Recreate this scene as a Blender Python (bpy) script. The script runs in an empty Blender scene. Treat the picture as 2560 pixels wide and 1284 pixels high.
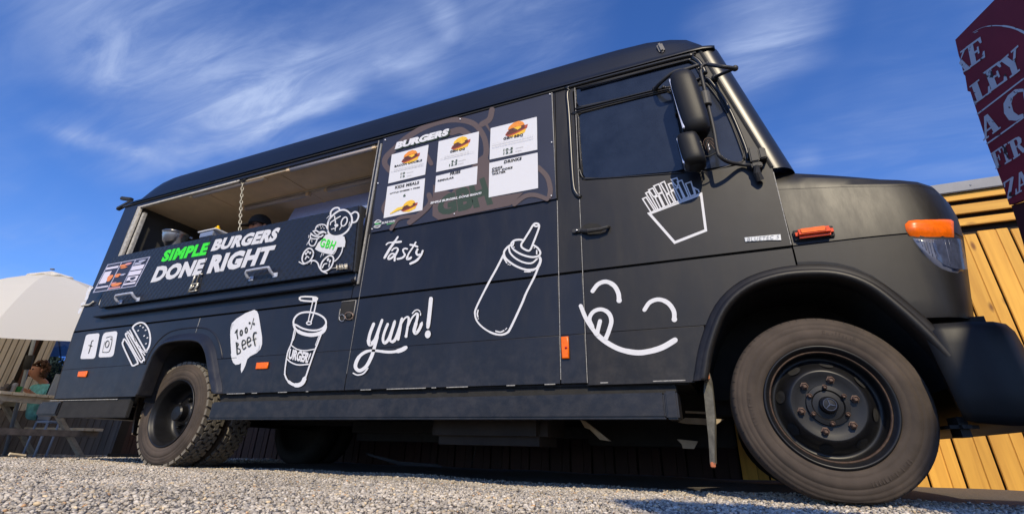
import bpy, bmesh, math, random
import numpy as np
from mathutils import Vector, Matrix
from mathutils.geometry import tessellate_polygon
from mathutils.bvhtree import BVHTree

random.seed(7)
rng = np.random.default_rng(11)
SC = bpy.context.scene
COL = SC.collection

# ------------------------------------------------------------------ camera
# world frame: +X towards the truck's nose, +Y away from the camera, Z up, origin under the front wheel's outer face
CAM_F = 1190.04 / 2560.0                    # focal length in frame widths
CAM_C = np.array([-0.37756, -2.53624, 0.17564])
YAW, PITCH, ROLL = 0.4213, 0.441383, -0.025356
CY = 562.7

def _rot(a, b, c):
    ca, sa, cb, sb, cc, sc = math.cos(a), math.sin(a), math.cos(b), math.sin(b), math.cos(c), math.sin(c)
    Rz = np.array([[ca, -sa, 0], [sa, ca, 0], [0, 0, 1]])
    Rx = np.array([[1, 0, 0], [0, cb, -sb], [0, sb, cb]])
    Ry = np.array([[cc, 0, sc], [0, 1, 0], [-sc, 0, cc]])
    return Rz @ Rx @ Ry
CM = _rot(YAW, PITCH, ROLL)
cam = bpy.data.cameras.new('camera')
cam.sensor_width = 36.0
cam.lens = 36.0 * CAM_F
cam.shift_y = -(642 - CY) / 2560.0
cam.clip_start = 0.05
cam.clip_end = 3000
cam_o = bpy.data.objects.new('camera', cam)
COL.objects.link(cam_o)
mw = Matrix.Identity(4)
for r in range(3):
    mw[r][0] = CM[r][0]; mw[r][1] = CM[r][2]; mw[r][2] = -CM[r][1]; mw[r][3] = CAM_C[r]
cam_o.matrix_world = mw
SC.camera = cam_o

# ------------------------------------------------------------------ sun, sky, exposure
SUN_EL = math.radians(38)
SUN_DIR = Vector((0.42, -1.0, 0)).normalized() * math.cos(SUN_EL) + Vector((0, 0, math.sin(SUN_EL)))   # towards the sun
sun = bpy.data.lights.new('sun', 'SUN')
sun.energy = 4.2
sun.angle = math.radians(0.53)
sun.color = (1.0, 0.86, 0.62)
sun_o = bpy.data.objects.new('sun', sun)
sun_o.rotation_euler = SUN_DIR.to_track_quat('Z', 'Y').to_euler()
COL.objects.link(sun_o)

W = bpy.data.worlds.new('World')
SC.world = W
W.use_nodes = True
nt = W.node_tree
nt.nodes.clear()
def N(tree, t, **kw):
    n = tree.nodes.new(t)
    for k, v in kw.items():
        setattr(n, k, v)
    return n
out = N(nt, 'ShaderNodeOutputWorld')
bg = N(nt, 'ShaderNodeBackground')
sky = N(nt, 'ShaderNodeTexSky', sky_type='NISHITA')
sky.sun_disc = False
sky.sun_elevation = SUN_EL
sky.sun_rotation = math.atan2(SUN_DIR.x, SUN_DIR.y)
sky.altitude = 100
sky.air_density = 1.0
sky.dust_density = 0.25
sky.ozone_density = 4.0
tc = N(nt, 'ShaderNodeTexCoord')
# deep polarised blue: saturate the computed sky
hs = N(nt, 'ShaderNodeHueSaturation')
hs.inputs['Saturation'].default_value = 1.15
hs.inputs['Value'].default_value = 1.0
tint = N(nt, 'ShaderNodeMix', data_type='RGBA', blend_type='MULTIPLY')
tint.inputs[0].default_value = 1.0
tint.inputs[7].default_value = (0.84, 0.96, 1.34, 1)
nt.links.new(sky.outputs[0], hs.inputs['Color'])
nt.links.new(hs.outputs[0], tint.inputs[6])
# cirrus: direction projected on a flat layer overhead, stretched noise
sep = N(nt, 'ShaderNodeSeparateXYZ')
nt.links.new(tc.outputs['Generated'], sep.inputs[0])
zz = N(nt, 'ShaderNodeMath', operation='ADD'); zz.inputs[1].default_value = 0.12
nt.links.new(sep.outputs['Z'], zz.inputs[0])
zm = N(nt, 'ShaderNodeMath', operation='MAXIMUM'); zm.inputs[1].default_value = 0.05
nt.links.new(zz.outputs[0], zm.inputs[0])
dx = N(nt, 'ShaderNodeMath', operation='DIVIDE'); dy = N(nt, 'ShaderNodeMath', operation='DIVIDE')
nt.links.new(sep.outputs['X'], dx.inputs[0]); nt.links.new(zm.outputs[0], dx.inputs[1])
nt.links.new(sep.outputs['Y'], dy.inputs[0]); nt.links.new(zm.outputs[0], dy.inputs[1])
cmb = N(nt, 'ShaderNodeCombineXYZ')
nt.links.new(dx.outputs[0], cmb.inputs[0]); nt.links.new(dy.outputs[0], cmb.inputs[1])

def cloud_layer(rot, sx, sy, scale, lo, hi, detail, dist, off):
    mp = N(nt, 'ShaderNodeMapping')
    mp.inputs['Rotation'].default_value = (0, 0, math.radians(rot))
    mp.inputs['Scale'].default_value = (sx, sy, 1)
    mp.inputs['Location'].default_value = (off, off * 0.7, 0)
    nt.links.new(cmb.outputs[0], mp.inputs['Vector'])
    n = N(nt, 'ShaderNodeTexNoise')
    n.inputs['Scale'].default_value = scale
    n.inputs['Detail'].default_value = detail
    n.inputs['Roughness'].default_value = 0.62
    n.inputs['Distortion'].default_value = dist
    nt.links.new(mp.outputs[0], n.inputs['Vector'])
    r = N(nt, 'ShaderNodeMapRange')
    r.interpolation_type = 'SMOOTHSTEP'
    r.inputs['From Min'].default_value = lo
    r.inputs['From Max'].default_value = hi
    nt.links.new(n.outputs[0], r.inputs['Value'])
    return r.outputs[0]
def sky_uv(px, py):
    """where a photographed cloud lies on the cirrus layer"""
    d = _sky_ray(px, py)
    z = max(d[2] + 0.12, 0.05)
    return d[0] / z, d[1] / z
def _sky_ray(px, py):
    d = CM @ np.array([(px - 1280) / (CAM_F * 2560), 1.0, -(py - CY) / (CAM_F * 2560)])
    return d / np.linalg.norm(d)
def cloud_patch(a, b, width, amount):
    """soft elongated patch between two measured ends"""
    a, b = np.array(sky_uv(*a)), np.array(sky_uv(*b))
    mp = N(nt, 'ShaderNodeMapping', vector_type='TEXTURE')
    mp.inputs['Location'].default_value = (*((a + b) / 2), 0)
    mp.inputs['Rotation'].default_value = (0, 0, math.atan2(b[1] - a[1], b[0] - a[0]))
    mp.inputs['Scale'].default_value = (np.linalg.norm(b - a) / 2, width, 1)
    ds = N(nt, 'ShaderNodeTexNoise'); ds.inputs['Scale'].default_value = 2.3; ds.inputs['Detail'].default_value = 4
    nt.links.new(cmb.outputs[0], ds.inputs['Vector'])
    sb = N(nt, 'ShaderNodeVectorMath', operation='SUBTRACT'); sb.inputs[1].default_value = (0.5, 0.5, 0.5); nt.links.new(ds.outputs['Color'], sb.inputs[0])
    sc_ = N(nt, 'ShaderNodeVectorMath', operation='SCALE'); sc_.inputs['Scale'].default_value = 0.22; nt.links.new(sb.outputs[0], sc_.inputs[0])
    ad = N(nt, 'ShaderNodeVectorMath', operation='ADD'); nt.links.new(cmb.outputs[0], ad.inputs[0]); nt.links.new(sc_.outputs[0], ad.inputs[1])
    nt.links.new(ad.outputs[0], mp.inputs['Vector'])
    mz = N(nt, 'ShaderNodeVectorMath', operation='MULTIPLY'); mz.inputs[1].default_value = (1, 1, 0); nt.links.new(mp.outputs[0], mz.inputs[0])
    ln = N(nt, 'ShaderNodeVectorMath', operation='LENGTH'); nt.links.new(mz.outputs[0], ln.inputs[0])
    r = N(nt, 'ShaderNodeMapRange'); r.interpolation_type = 'SMOOTHSTEP'
    r.inputs['From Min'].default_value = 1.15; r.inputs['From Max'].default_value = 0.0; r.inputs['To Min'].default_value = 0.0; r.inputs['To Max'].default_value = amount
    nt.links.new(ln.outputs['Value'], r.inputs['Value'])
    return r.outputs[0]
def madd(x, y, op='ADD', clamp=False):
    m = N(nt, 'ShaderNodeMath', operation=op, use_clamp=clamp)
    for i, q in enumerate((x, y)):
        if isinstance(q, (int, float)): m.inputs[i].default_value = q
        else: nt.links.new(q, m.inputs[i])
    return m.outputs[0]
_a, _b = sky_uv(400, 340), sky_uv(1000, 40)
THS = math.degrees(math.atan2(_b[1] - _a[1], _b[0] - _a[0]))
c1 = cloud_layer(-THS, 0.45, 2.2, 2.0, 0.34, 0.76, 10, 0.7, 3.1)       # long streaks
c2 = cloud_layer(-THS + 28, 0.55, 2.2, 4.5, 0.36, 0.76, 10, 0.9, 7.7)       # fine wisps
c3 = cloud_layer(20, 1.0, 1.0, 0.8, 0.40, 0.70, 4, 0.5, 1.7)        # thin veils elsewhere
tex = madd(madd(madd(c1, 0.44, 'MULTIPLY'), madd(c2, 0.42, 'MULTIPLY')), 0.17)
acc = madd(c3, 0.42, 'MULTIPLY')
for P in (((400, 340), (1000, 40), 0.15, 0.85), ((480, 300), (900, 110), 0.10, 0.6), ((200, 470), (560, 300), 0.16, 0.5), ((430, 420), (960, 170), 0.12, 0.55), ((940, 60), (1080, 270), 0.10, 0.6), ((1010, 40), (1120, 20), 0.12, 0.5),
          ((430, 430), (1180, 50), 0.05, 0.8), ((180, 240), (640, 90), 0.07, 0.6), ((90, 330), (480, 420), 0.07, 0.6), ((300, 40), (760, 40), 0.12, 0.4), ((640, 470), (1000, 260), 0.07, 0.5), ((60, 200), (700, 150), 0.26, 0.50), ((0, 620), (260, 520), 0.5, 0.12), ((60, 260), (340, 420), 0.12, 0.45), ((1700, 150), (2130, 20), 0.20, 0.95), ((1820, 100), (1960, 260), 0.15, 0.5), ((1050, 90), (1560, 20), 0.26, 0.55), ((700, 60), (1300, 150), 0.35, 0.35), ((0, 60), (500, 60), 0.3, 0.35), ((1960, 380), (2040, 420), 0.06, 0.4)):
    acc = madd(acc, cloud_patch(*P))
m5 = N(nt, 'ShaderNodeMath', operation='MULTIPLY', use_clamp=True)
nt.links.new(acc, m5.inputs[0]); nt.links.new(tex, m5.inputs[1])
cm = N(nt, 'ShaderNodeMix', data_type='RGBA')
cm.inputs[7].default_value = (3.1, 3.9, 6.0, 1)
nt.links.new(m5.outputs[0], cm.inputs[0])
nt.links.new(tint.outputs[2], cm.inputs[6])
nt.links.new(cm.outputs[2], bg.inputs['Color'])
bg.inputs['Strength'].default_value = 0.143
nt.links.new(bg.outputs[0], out.inputs[0])

vs = SC.view_settings
vs.view_transform = 'Standard'
vs.look = 'None'
vs.exposure = 0.0
vs.gamma = 1.0
vs.use_curve_mapping = False
SC.cycles.max_bounces = 6
SC.cycles.diffuse_bounces = 4
SC.cycles.glossy_bounces = 3
SC.cycles.transparent_max_bounces = 8
SC.cycles.use_denoising = True

# ------------------------------------------------------------------ helpers
def srgb(r, g, b):
    f = lambda c: (c / 255 / 12.92) if c / 255 <= 0.04045 else ((c / 255 + 0.055) / 1.055) ** 2.4
    return (f(r), f(g), f(b), 1)

def raydir(px, py):
    d = np.array([(px - 1280) / (CAM_F * 2560), 1.0, -(py - CY) / (CAM_F * 2560)])
    return CM @ d
def U(px, py, y=-0.05):
    """photo measurement (px) of a point known to lie on the plane y = const -> world point"""
    d = raydir(px, py); t = (y - CAM_C[1]) / d[1]
    return Vector(CAM_C + d * t)
def onplane(px, py, p0, n):
    d = raydir(px, py); p0 = np.array(p0); n = np.array(n)
    t = (p0 - CAM_C) @ n / (d @ n)
    return Vector(CAM_C + d * t)

MATS = {}
def mat(name, color, rough=0.5, metal=0.0, noise=None, bump=None, spec=0.5, coat=0.0, emit=None, alpha=None, streak=0.0):
    """noise=(scale, amount, detail) darkens and lightens the colour; bump=(scale, strength, distance)"""
    m = bpy.data.materials.new(name)
    m.use_nodes = True
    t = m.node_tree
    b = t.nodes['Principled BSDF']
    c = color if len(color) == 4 else (*color, 1)
    b.inputs['Base Color'].default_value = c
    b.inputs['Roughness'].default_value = rough
    b.inputs['Metallic'].default_value = metal
    b.inputs['Specular IOR Level'].default_value = spec
    b.inputs['Coat Weight'].default_value = coat
    if alpha is not None:
        b.inputs['Alpha'].default_value = alpha
    tcn = N(t, 'ShaderNodeTexCoord')
    if noise:
        n = N(t, 'ShaderNodeTexNoise')
        n.inputs['Scale'].default_value = noise[0]
        n.inputs['Detail'].default_value = noise[2] if len(noise) > 2 else 5
        n.inputs['Roughness'].default_value = 0.6
        t.links.new(tcn.outputs['Object'], n.inputs['Vector'])
        mr = N(t, 'ShaderNodeMapRange')
        mr.inputs['From Min'].default_value = 0.25; mr.inputs['From Max'].default_value = 0.75
        mr.inputs['To Min'].default_value = 1 - noise[1]; mr.inputs['To Max'].default_value = 1 + noise[1]
        t.links.new(n.outputs[0], mr.inputs['Value'])
        mx = N(t, 'ShaderNodeMix', data_type='RGBA', blend_type='MULTIPLY')
        mx.inputs[0].default_value = 1
        mx.inputs[6].default_value = c
        t.links.new(mr.outputs[0], mx.inputs[7])
        t.links.new(mx.outputs[2], b.inputs['Base Color'])
    if streak:
        mp = N(t, 'ShaderNodeMapping'); mp.inputs['Scale'].default_value = (5, 5, 1.1)
        t.links.new(tcn.outputs['Object'], mp.inputs[0])
        n3 = N(t, 'ShaderNodeTexNoise'); n3.inputs['Scale'].default_value = 3.0; n3.inputs['Detail'].default_value = 8; n3.inputs['Roughness'].default_value = 0.65
        t.links.new(mp.outputs[0], n3.inputs['Vector'])
        r3 = N(t, 'ShaderNodeMapRange'); r3.inputs['From Min'].default_value = 0.35; r3.inputs['From Max'].default_value = 0.72
        r3.inputs['To Min'].default_value = rough - 0.025; r3.inputs['To Max'].default_value = rough + 0.06
        t.links.new(n3.outputs[0], r3.inputs['Value']); t.links.new(r3.outputs[0], b.inputs['Roughness'])
        n4 = N(t, 'ShaderNodeTexNoise'); n4.inputs['Scale'].default_value = 130; n4.inputs['Detail'].default_value = 3
        t.links.new(tcn.outputs['Object'], n4.inputs['Vector'])
        r4 = N(t, 'ShaderNodeMapRange'); r4.inputs['From Min'].default_value = 0.70; r4.inputs['From Max'].default_value = 0.76; r4.inputs['To Max'].default_value = streak
        t.links.new(n4.outputs[0], r4.inputs['Value'])
        r5 = N(t, 'ShaderNodeMapRange'); r5.inputs['From Min'].default_value = 0.50; r5.inputs['From Max'].default_value = 0.85; r5.inputs['To Max'].default_value = streak * 0.35
        t.links.new(n3.outputs[0], r5.inputs['Value'])
        am0 = N(t, 'ShaderNodeMath', operation='ADD', use_clamp=True); t.links.new(r4.outputs[0], am0.inputs[0]); t.links.new(r5.outputs[0], am0.inputs[1])
        sz = N(t, 'ShaderNodeSeparateXYZ'); t.links.new(tcn.outputs['Object'], sz.inputs[0])          # road splash thrown up from the wheels
        nz = N(t, 'ShaderNodeTexNoise'); nz.inputs['Scale'].default_value = 16; nz.inputs['Detail'].default_value = 9; nz.inputs['Roughness'].default_value = 0.7; t.links.new(tcn.outputs['Object'], nz.inputs['Vector'])
        rz = N(t, 'ShaderNodeMapRange'); rz.inputs['From Min'].default_value = 0.50; rz.inputs['From Max'].default_value = 0.80; rz.inputs['To Min'].default_value = 0.15; rz.inputs['To Max'].default_value = 0.0; t.links.new(sz.outputs['Z'], rz.inputs['Value'])
        rn = N(t, 'ShaderNodeMapRange'); rn.inputs['From Min'].default_value = 0.42; rn.inputs['From Max'].default_value = 0.70; t.links.new(nz.outputs[0], rn.inputs['Value'])
        mz_ = N(t, 'ShaderNodeMath', operation='MULTIPLY'); t.links.new(rz.outputs[0], mz_.inputs[0]); t.links.new(rn.outputs[0], mz_.inputs[1])
        am = N(t, 'ShaderNodeMath', operation='ADD', use_clamp=True); t.links.new(am0.outputs[0], am.inputs[0]); t.links.new(mz_.outputs[0], am.inputs[1])
        dm = N(t, 'ShaderNodeMix', data_type='RGBA'); dm.inputs[7].default_value = (0.16, 0.14, 0.12, 1)
        t.links.new(am.outputs[0], dm.inputs[0]); t.links.new(mx.outputs[2], dm.inputs[6]); t.links.new(dm.outputs[2], b.inputs['Base Color'])
    if bump:
        n2 = N(t, 'ShaderNodeTexNoise')
        n2.inputs['Scale'].default_value = bump[0]
        n2.inputs['Detail'].default_value = 4
        t.links.new(tcn.outputs['Object'], n2.inputs['Vector'])
        bp = N(t, 'ShaderNodeBump')
        bp.inputs['Strength'].default_value = bump[1]
        bp.inputs['Distance'].default_value = bump[2]
        t.links.new(n2.outputs[0], bp.inputs['Height'])
        t.links.new(bp.outputs[0], b.inputs['Normal'])
    MATS[name] = m
    return m

def link(name, me, m, parent=None, smooth=False):
    o = bpy.data.objects.new(name, me)
    if m is not None and not me.materials:
        me.materials.append(m)
    if smooth:
        me.polygons.foreach_set('use_smooth', [True] * len(me.polygons))
    COL.objects.link(o)
    if parent is not None:
        o.parent = parent
        o.matrix_parent_inverse = world_of(parent).inverted()
    return o
def world_of(o):
    mtx = o.matrix_basis.copy()
    while o.parent is not None:
        mtx = o.parent.matrix_basis @ (o.matrix_parent_inverse @ mtx)
        o = o.parent
    return mtx
def tag(o, label=None, cat=None, group=None, kind=None):
    if label: o['label'] = label
    if cat: o['category'] = cat
    if group: o['group'] = group
    if kind: o['kind'] = kind
    return o
def empty(name, loc, label, cat, group=None):
    o = bpy.data.objects.new(name, None)
    o.location = loc
    o.empty_display_size = 0.1
    COL.objects.link(o)
    return tag(o, label, cat, group)
def meshof(verts, faces, name='mesh'):
    me = bpy.data.meshes.new(name)
    me.from_pydata([tuple(v) for v in verts], [], faces)
    me.update()
    return me
def sharpen(bm, deg=26):
    bmesh.ops.recalc_face_normals(bm, faces=bm.faces)
    for e in bm.edges:
        if len(e.link_faces) == 2 and e.calc_face_angle(0) > math.radians(deg): e.smooth = False
def bm_mesh(bm, name='mesh'):
    me = bpy.data.meshes.new(name)
    bmesh.ops.recalc_face_normals(bm, faces=bm.faces)
    bm.to_mesh(me); bm.free()
    return me
def obj(name, bm, m, parent=None, smooth=False):
    return link(name, bm_mesh(bm, name), m, parent, smooth)

def add_box(bm, lo, hi, mtx=None, bevel=0.0):
    lo, hi = Vector(lo), Vector(hi)
    t = bmesh.new()
    bmesh.ops.create_cube(t, size=1)
    for v in t.verts:
        v.co = Vector((lo[i] + (v.co[i] + 0.5) * (hi[i] - lo[i]) for i in range(3)))
    if bevel > 0:
        bmesh.ops.bevel(t, geom=t.edges[:], offset=bevel, segments=2, affect='EDGES', clamp_overlap=True)
    if mtx is not None:
        t.transform(mtx)
    merge(bm, t)
def merge(bm, t):
    me = bpy.data.meshes.new('tmp')
    t.to_mesh(me); t.free()
    bm.from_mesh(me)
    bpy.data.meshes.remove(me)
def box(name, lo, hi, m, parent=None, bevel=0.0, mtx=None):
    bm = bmesh.new(); add_box(bm, lo, hi, mtx, bevel)
    return obj(name, bm, m, parent)
def add_tube(bm, pts, r, seg=8, closed=False, caps=True):
    pts = [Vector(p) for p in pts]
    n = len(pts)
    rs = r if isinstance(r, (list, tuple)) else [r] * n
    rings = []
    up = Vector((0, 0, 1))
    for i, p in enumerate(pts):
        if closed: d = pts[(i + 1) % n] - pts[i - 1]
        else: d = pts[min(i + 1, n - 1)] - pts[max(i - 1, 0)]
        d.normalize()
        a = d.cross(up if abs(d.dot(up)) < 0.95 else Vector((1, 0, 0))).normalized()
        b = d.cross(a)
        rings.append([bm.verts.new(p + (a * math.cos(2 * math.pi * k / seg) + b * math.sin(2 * math.pi * k / seg)) * rs[i]) for k in range(seg)])
    for i in range(n if closed else n - 1):
        A, B = rings[i], rings[(i + 1) % n]
        for k in range(seg):
            bm.faces.new((A[k], A[(k + 1) % seg], B[(k + 1) % seg], B[k]))
    if caps and not closed:
        bm.faces.new(rings[0][::-1]); bm.faces.new(rings[-1])
def tube(name, pts, r, m, parent=None, seg=8, closed=False):
    bm = bmesh.new(); add_tube(bm, pts, r, seg, closed)
    return obj(name, bm, m, parent, smooth=True)
def smooth_pts(P, n=6, closed=False):
    """Catmull-Rom through the points"""
    P = [np.array(p, float) for p in P]
    L = len(P)
    out = []
    rngi = range(L if closed else L - 1)
    for i in rngi:
        p0 = P[(i - 1) % L] if (closed or i > 0) else 2 * P[0] - P[1]
        p1 = P[i]; p2 = P[(i + 1) % L]
        p3 = P[(i + 2) % L] if (closed or i + 2 < L) else 2 * P[-1] - P[-2]
        for k in range(n):
            t = k / n
            out.append(0.5 * (2 * p1 + (p2 - p0) * t + (2 * p0 - 5 * p1 + 4 * p2 - p3) * t * t + (3 * p1 - p0 - 3 * p2 + p3) * t ** 3))
    if not closed:
        out.append(P[-1])
    return out
def add_lathe(bm, prof, seg, axis='y', centre=(0, 0, 0), arc=None):
    """prof: list of (radius, offset along axis)"""
    c = Vector(centre)
    rings = []
    for (r, a) in prof:
        ring = []
        for k in range(seg):
            th = 2 * math.pi * k / seg
            if axis == 'y': v = Vector((r * math.cos(th), a, r * math.sin(th)))
            elif axis == 'z': v = Vector((r * math.cos(th), r * math.sin(th), a))
            else: v = Vector((a, r * math.cos(th), r * math.sin(th)))
            ring.append(bm.verts.new(c + v))
        rings.append(ring)
    for i in range(len(rings) - 1):
        A, B = rings[i], rings[i + 1]
        for k in range(seg):
            bm.faces.new((A[k], A[(k + 1) % seg], B[(k + 1) % seg], B[k]))
    return rings
def plate(name, loops, y, th, m, parent=None, bev=0.002, res=0):
    """flat sheet in a vertical plane parallel to the truck's side; loops of (x, z): outline first, then holes. Outer face at y."""
    if len(loops) > 1:
        tri = tessellate_polygon([[Vector((p[0], p[1], 0)) for p in L] for L in loops])
        flat = [p for L in loops for p in L]; n = len(flat)
        V = [(p[0], y, p[1]) for p in flat] + [(p[0], y + th, p[1]) for p in flat]
        F = [tuple(t) for t in tri] + [tuple(i + n for i in reversed(t)) for t in tri]
        k = 0
        for L in loops:
            q = len(L); F += [(k + i, k + (i + 1) % q, n + k + (i + 1) % q, n + k + i) for i in range(q)]; k += q
        bm = bmesh.new(); bm.from_mesh(meshof(V, F)); bmesh.ops.recalc_face_normals(bm, faces=bm.faces)
        return obj(name, bm, m, parent)
    c = bpy.data.curves.new(name, 'CURVE'); c.dimensions = '2D'; c.fill_mode = 'BOTH'
    b = min(bev, th * 0.45)
    c.extrude = max(th / 2 - b, 1e-4); c.bevel_depth = b; c.offset = -b; c.bevel_resolution = 1
    for L in loops:
        s = c.splines.new('POLY'); s.points.add(len(L) - 1); s.use_cyclic_u = True
        for p, q in zip(s.points, L):
            p.co = (q[0], q[1], 0, 1)
    t = bpy.data.objects.new('tmp', c)
    me = bpy.data.meshes.new_from_object(t)
    bpy.data.objects.remove(t)
    M = Matrix(((1, 0, 0, 0), (0, 0, -1, y + th / 2), (0, 1, 0, 0), (0, 0, 0, 1)))
    me.transform(M)
    me.name = name
    me.materials.clear()
    return link(name, me, m, parent)

# ---- flat print: strokes and fills measured on a known plane
class Print:
    def __init__(self, ox, oy, s, mapper, out=(0, -1, 0), step=0.00025, lift=0.0):
        self.ox, self.oy, self.s, self.map, self.out, self.step = ox, oy, s, mapper, Vector(out), step
        self.k = 0; self.v = []; self.f = []; self.lift = lift; self.mi = []; self.cur = 0
    def w(self, p):
        q = self.map(self.ox + p[0] / self.s, self.oy + p[1] / self.s)
        return q + self.out * (self.lift + self.k * self.step)
    def _add(self, pts2, faces):
        b = len(self.v)
        self.v += [self.w(p) for p in pts2]
        self.f += [tuple(b + i for i in f) for f in faces]
        self.mi += [self.cur] * len(faces)
        self.k += 1
    def fill(self, pts, sm=0):
        if sm: pts = smooth_pts(pts, sm, True)
        tri = tessellate_polygon([[Vector((p[0], p[1], 0)) for p in pts]])
        self._add(pts, [tuple(t) for t in tri])
    def stroke(self, pts, w, closed=False, sm=5, caps=True):
        P = [np.array(p, float) for p in (smooth_pts(pts, sm, closed) if sm and len(pts) > 2 else pts)]
        n = len(P); L = []; R = []
        for i in range(n):
            a = P[(i - 1) % n] if (closed or i > 0) else P[i]
            b = P[(i + 1) % n] if (closed or i < n - 1) else P[i]
            d1 = P[i] - a; d2 = b - P[i]
            n1 = np.linalg.norm(d1); n2 = np.linalg.norm(d2)
            d1 = d1 / n1 if n1 > 1e-6 else d2 / max(n2, 1e-6)
            d2 = d2 / n2 if n2 > 1e-6 else d1
            t = d1 + d2
            tl = np.linalg.norm(t)
            t = t / tl if tl > 1e-6 else d1
            nn = np.array([-t[1], t[0]])
            c = max(abs(t @ d1), 0.5)
            ww = (w[i * (len(w) - 1) // max(n - 1, 1)] if isinstance(w, list) else w) / 2 / c
            L.append(P[i] + nn * ww); R.append(P[i] - nn * ww)
        faces = []
        for i in range(n if closed else n - 1):
            j = (i + 1) % n
            faces.append((i, j, n + j, n + i))
        pts2 = L + R
        self._add(pts2, faces)
        if caps and not closed:
            for q in (0, n - 1):
                ww = (w[0 if q == 0 else -1] if isinstance(w, list) else w) / 2
                self._add([P[q] + ww * 0.98 * np.array([math.cos(a), math.sin(a)]) for a in np.linspace(0, 2 * math.pi, 13)[:-1]], [tuple(range(12))])
    def dot(self, x, y, rx, ry=None, rot=0, n=16):
        ry = ry or rx; c, s = math.cos(math.radians(rot)), math.sin(math.radians(rot))
        self._add([(x + rx * math.cos(a) * c - ry * math.sin(a) * s, y + rx * math.cos(a) * s + ry * math.sin(a) * c) for a in np.linspace(0, 2 * math.pi, n + 1)[:-1]], [tuple(range(n))])
    def ring(self, x, y, rx, ry, w, rot=0, n=28):
        c, s = math.cos(math.radians(rot)), math.sin(math.radians(rot))
        self.stroke([(x + rx * math.cos(a) * c - ry * math.sin(a) * s, y + rx * math.cos(a) * s + ry * math.sin(a) * c) for a in np.linspace(0, 2 * math.pi, n + 1)[:-1]], w, True, 0)
    def text(self, s, bl, br, tr, tl, bold=0.03, space=1.0):
        v, f = text_geo(s, bold, space)
        bl, br, tr, tl = (np.array(p, float) for p in (bl, br, tr, tl))
        pts = [(1 - a) * (1 - b) * bl + a * (1 - b) * br + a * b * tr + (1 - a) * b * tl for a, b in v]
        self._add(pts, f)
    def tline(self, s, x0, y0, x1, y1, h, slant=0.1, bold=0.03, space=1.0):
        u = np.array((slant * h, -h))
        a, b = np.array((x0, y0), float), np.array((x1, y1), float)
        self.text(s, a, b, b + u, a + u, bold, space)
    def done(self, name, m, parent):
        me = meshof(self.v, self.f, name)
        ms = m if isinstance(m, (list, tuple)) else [m]
        for q in ms: me.materials.append(q)
        if len(ms) > 1:
            me.polygons.foreach_set('material_index', self.mi)
        # face the viewer side
        bm = bmesh.new(); bm.from_mesh(me)
        for fc in bm.faces:
            fc.normal_update()
            if fc.normal.dot(self.out) < 0: fc.normal_flip()
        bm.to_mesh(me); bm.free()
        return link(name, me, None, parent)
_tc = {}
def text_geo(s, bold, space=1.0):
    k = (s, bold, space)
    if k not in _tc:
        c = bpy.data.curves.new('t', 'FONT'); c.body = s; c.offset = bold; c.resolution_u = 3; c.space_character = space
        o = bpy.data.objects.new('t', c)
        me = bpy.data.meshes.new_from_object(o)
        v = np.array([q.co[:2] for q in me.vertices]); f = [tuple(p.vertices) for p in me.polygons]
        # baseline and cap height from the letters themselves
        lo = v.min(0); hi = v.max(0)
        if not any(ch in s for ch in 'gjpqy,Q'): pass
        else: lo[1] = 0.0 - bold
        v = (v - lo) / (hi - lo)
        bpy.data.objects.remove(o)
        _tc[k] = (v, f)
    return _tc[k]
# ------------------------------------------------------------------ materials
paint = mat('satin_black_paint', (0.0125, 0.0125, 0.0155), 0.36, noise=(3.0, 0.3, 6), bump=(9, 0.05, 0.01), spec=0.45, streak=0.14)
paint_front = mat('satin_black_cab_paint', (0.0105, 0.0092, 0.0085), 0.45, noise=(2.5, 0.3, 6), bump=(9, 0.04, 0.01), spec=0.42, streak=0.16)
tread = mat('checker_plate_paint', (0.0115, 0.0125, 0.019), 0.42, noise=(5, 0.2), spec=0.5)
roofp = mat('roof_paint', (0.006, 0.008, 0.015), 0.40, noise=(2, 0.2), spec=0.38)
rubber = mat('black_rubber', (0.022, 0.022, 0.022), 0.75, noise=(30, 0.3))
trimp = mat('black_plastic', (0.028, 0.027, 0.026), 0.55, noise=(40, 0.2), bump=(700, 0.25, 0.0006))
bumperp = mat('bumper_plastic', (0.011, 0.0105, 0.010), 0.50, spec=0.32, noise=(10, 0.2), bump=(500, 0.3, 0.0008))
glass_dark = mat('dark_cab_glass', (0.013, 0.017, 0.026), 0.16, noise=(7, 0.5), spec=0.6)
glossp = mat('glossy_rim_paint', (0.013, 0.012, 0.011), 0.32, noise=(3, 0.2), spec=0.6)
whitep = mat('white_vinyl', (0.70, 0.70, 0.72), 0.55, noise=(30, 0.05))
greenp = mat('green_vinyl', (0.05, 0.82, 0.03), 0.5)
darkp = mat('dark_print', (0.03, 0.035, 0.03), 0.6)
cream = mat('cream_panel', (0.80, 0.60, 0.37), 0.6, noise=(6, 0.12))
steel = mat('brushed_steel', (0.55, 0.55, 0.56), 0.28, metal=1.0, noise=(20, 0.1))
steel_dull = mat('dull_steel', (0.42, 0.44, 0.48), 0.45, metal=0.7, noise=(12, 0.15))
zinc = mat('zinc_plated', (0.62, 0.58, 0.48), 0.4, metal=0.6, noise=(60, 0.35))
chassis = mat('dark_chassis', (0.018, 0.017, 0.016), 0.85, noise=(15, 0.4))
amber = mat('amber_lens', (0.92, 0.155, 0.004), 0.30, noise=(60, 0.2), spec=0.35)
amber_deep = mat('deep_amber_lens', (0.75, 0.07, 0.004), 0.28, noise=(50, 0.25), spec=0.35)
redp = mat('red_reflector', (0.5, 0.02, 0.01), 0.3)
jamb = mat('worn_white_jamb', (0.42, 0.40, 0.36), 0.7, noise=(40, 0.45, 8))
rust = mat('rusty_steel', (0.11, 0.055, 0.03), 0.8, noise=(70, 0.5, 8))
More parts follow.
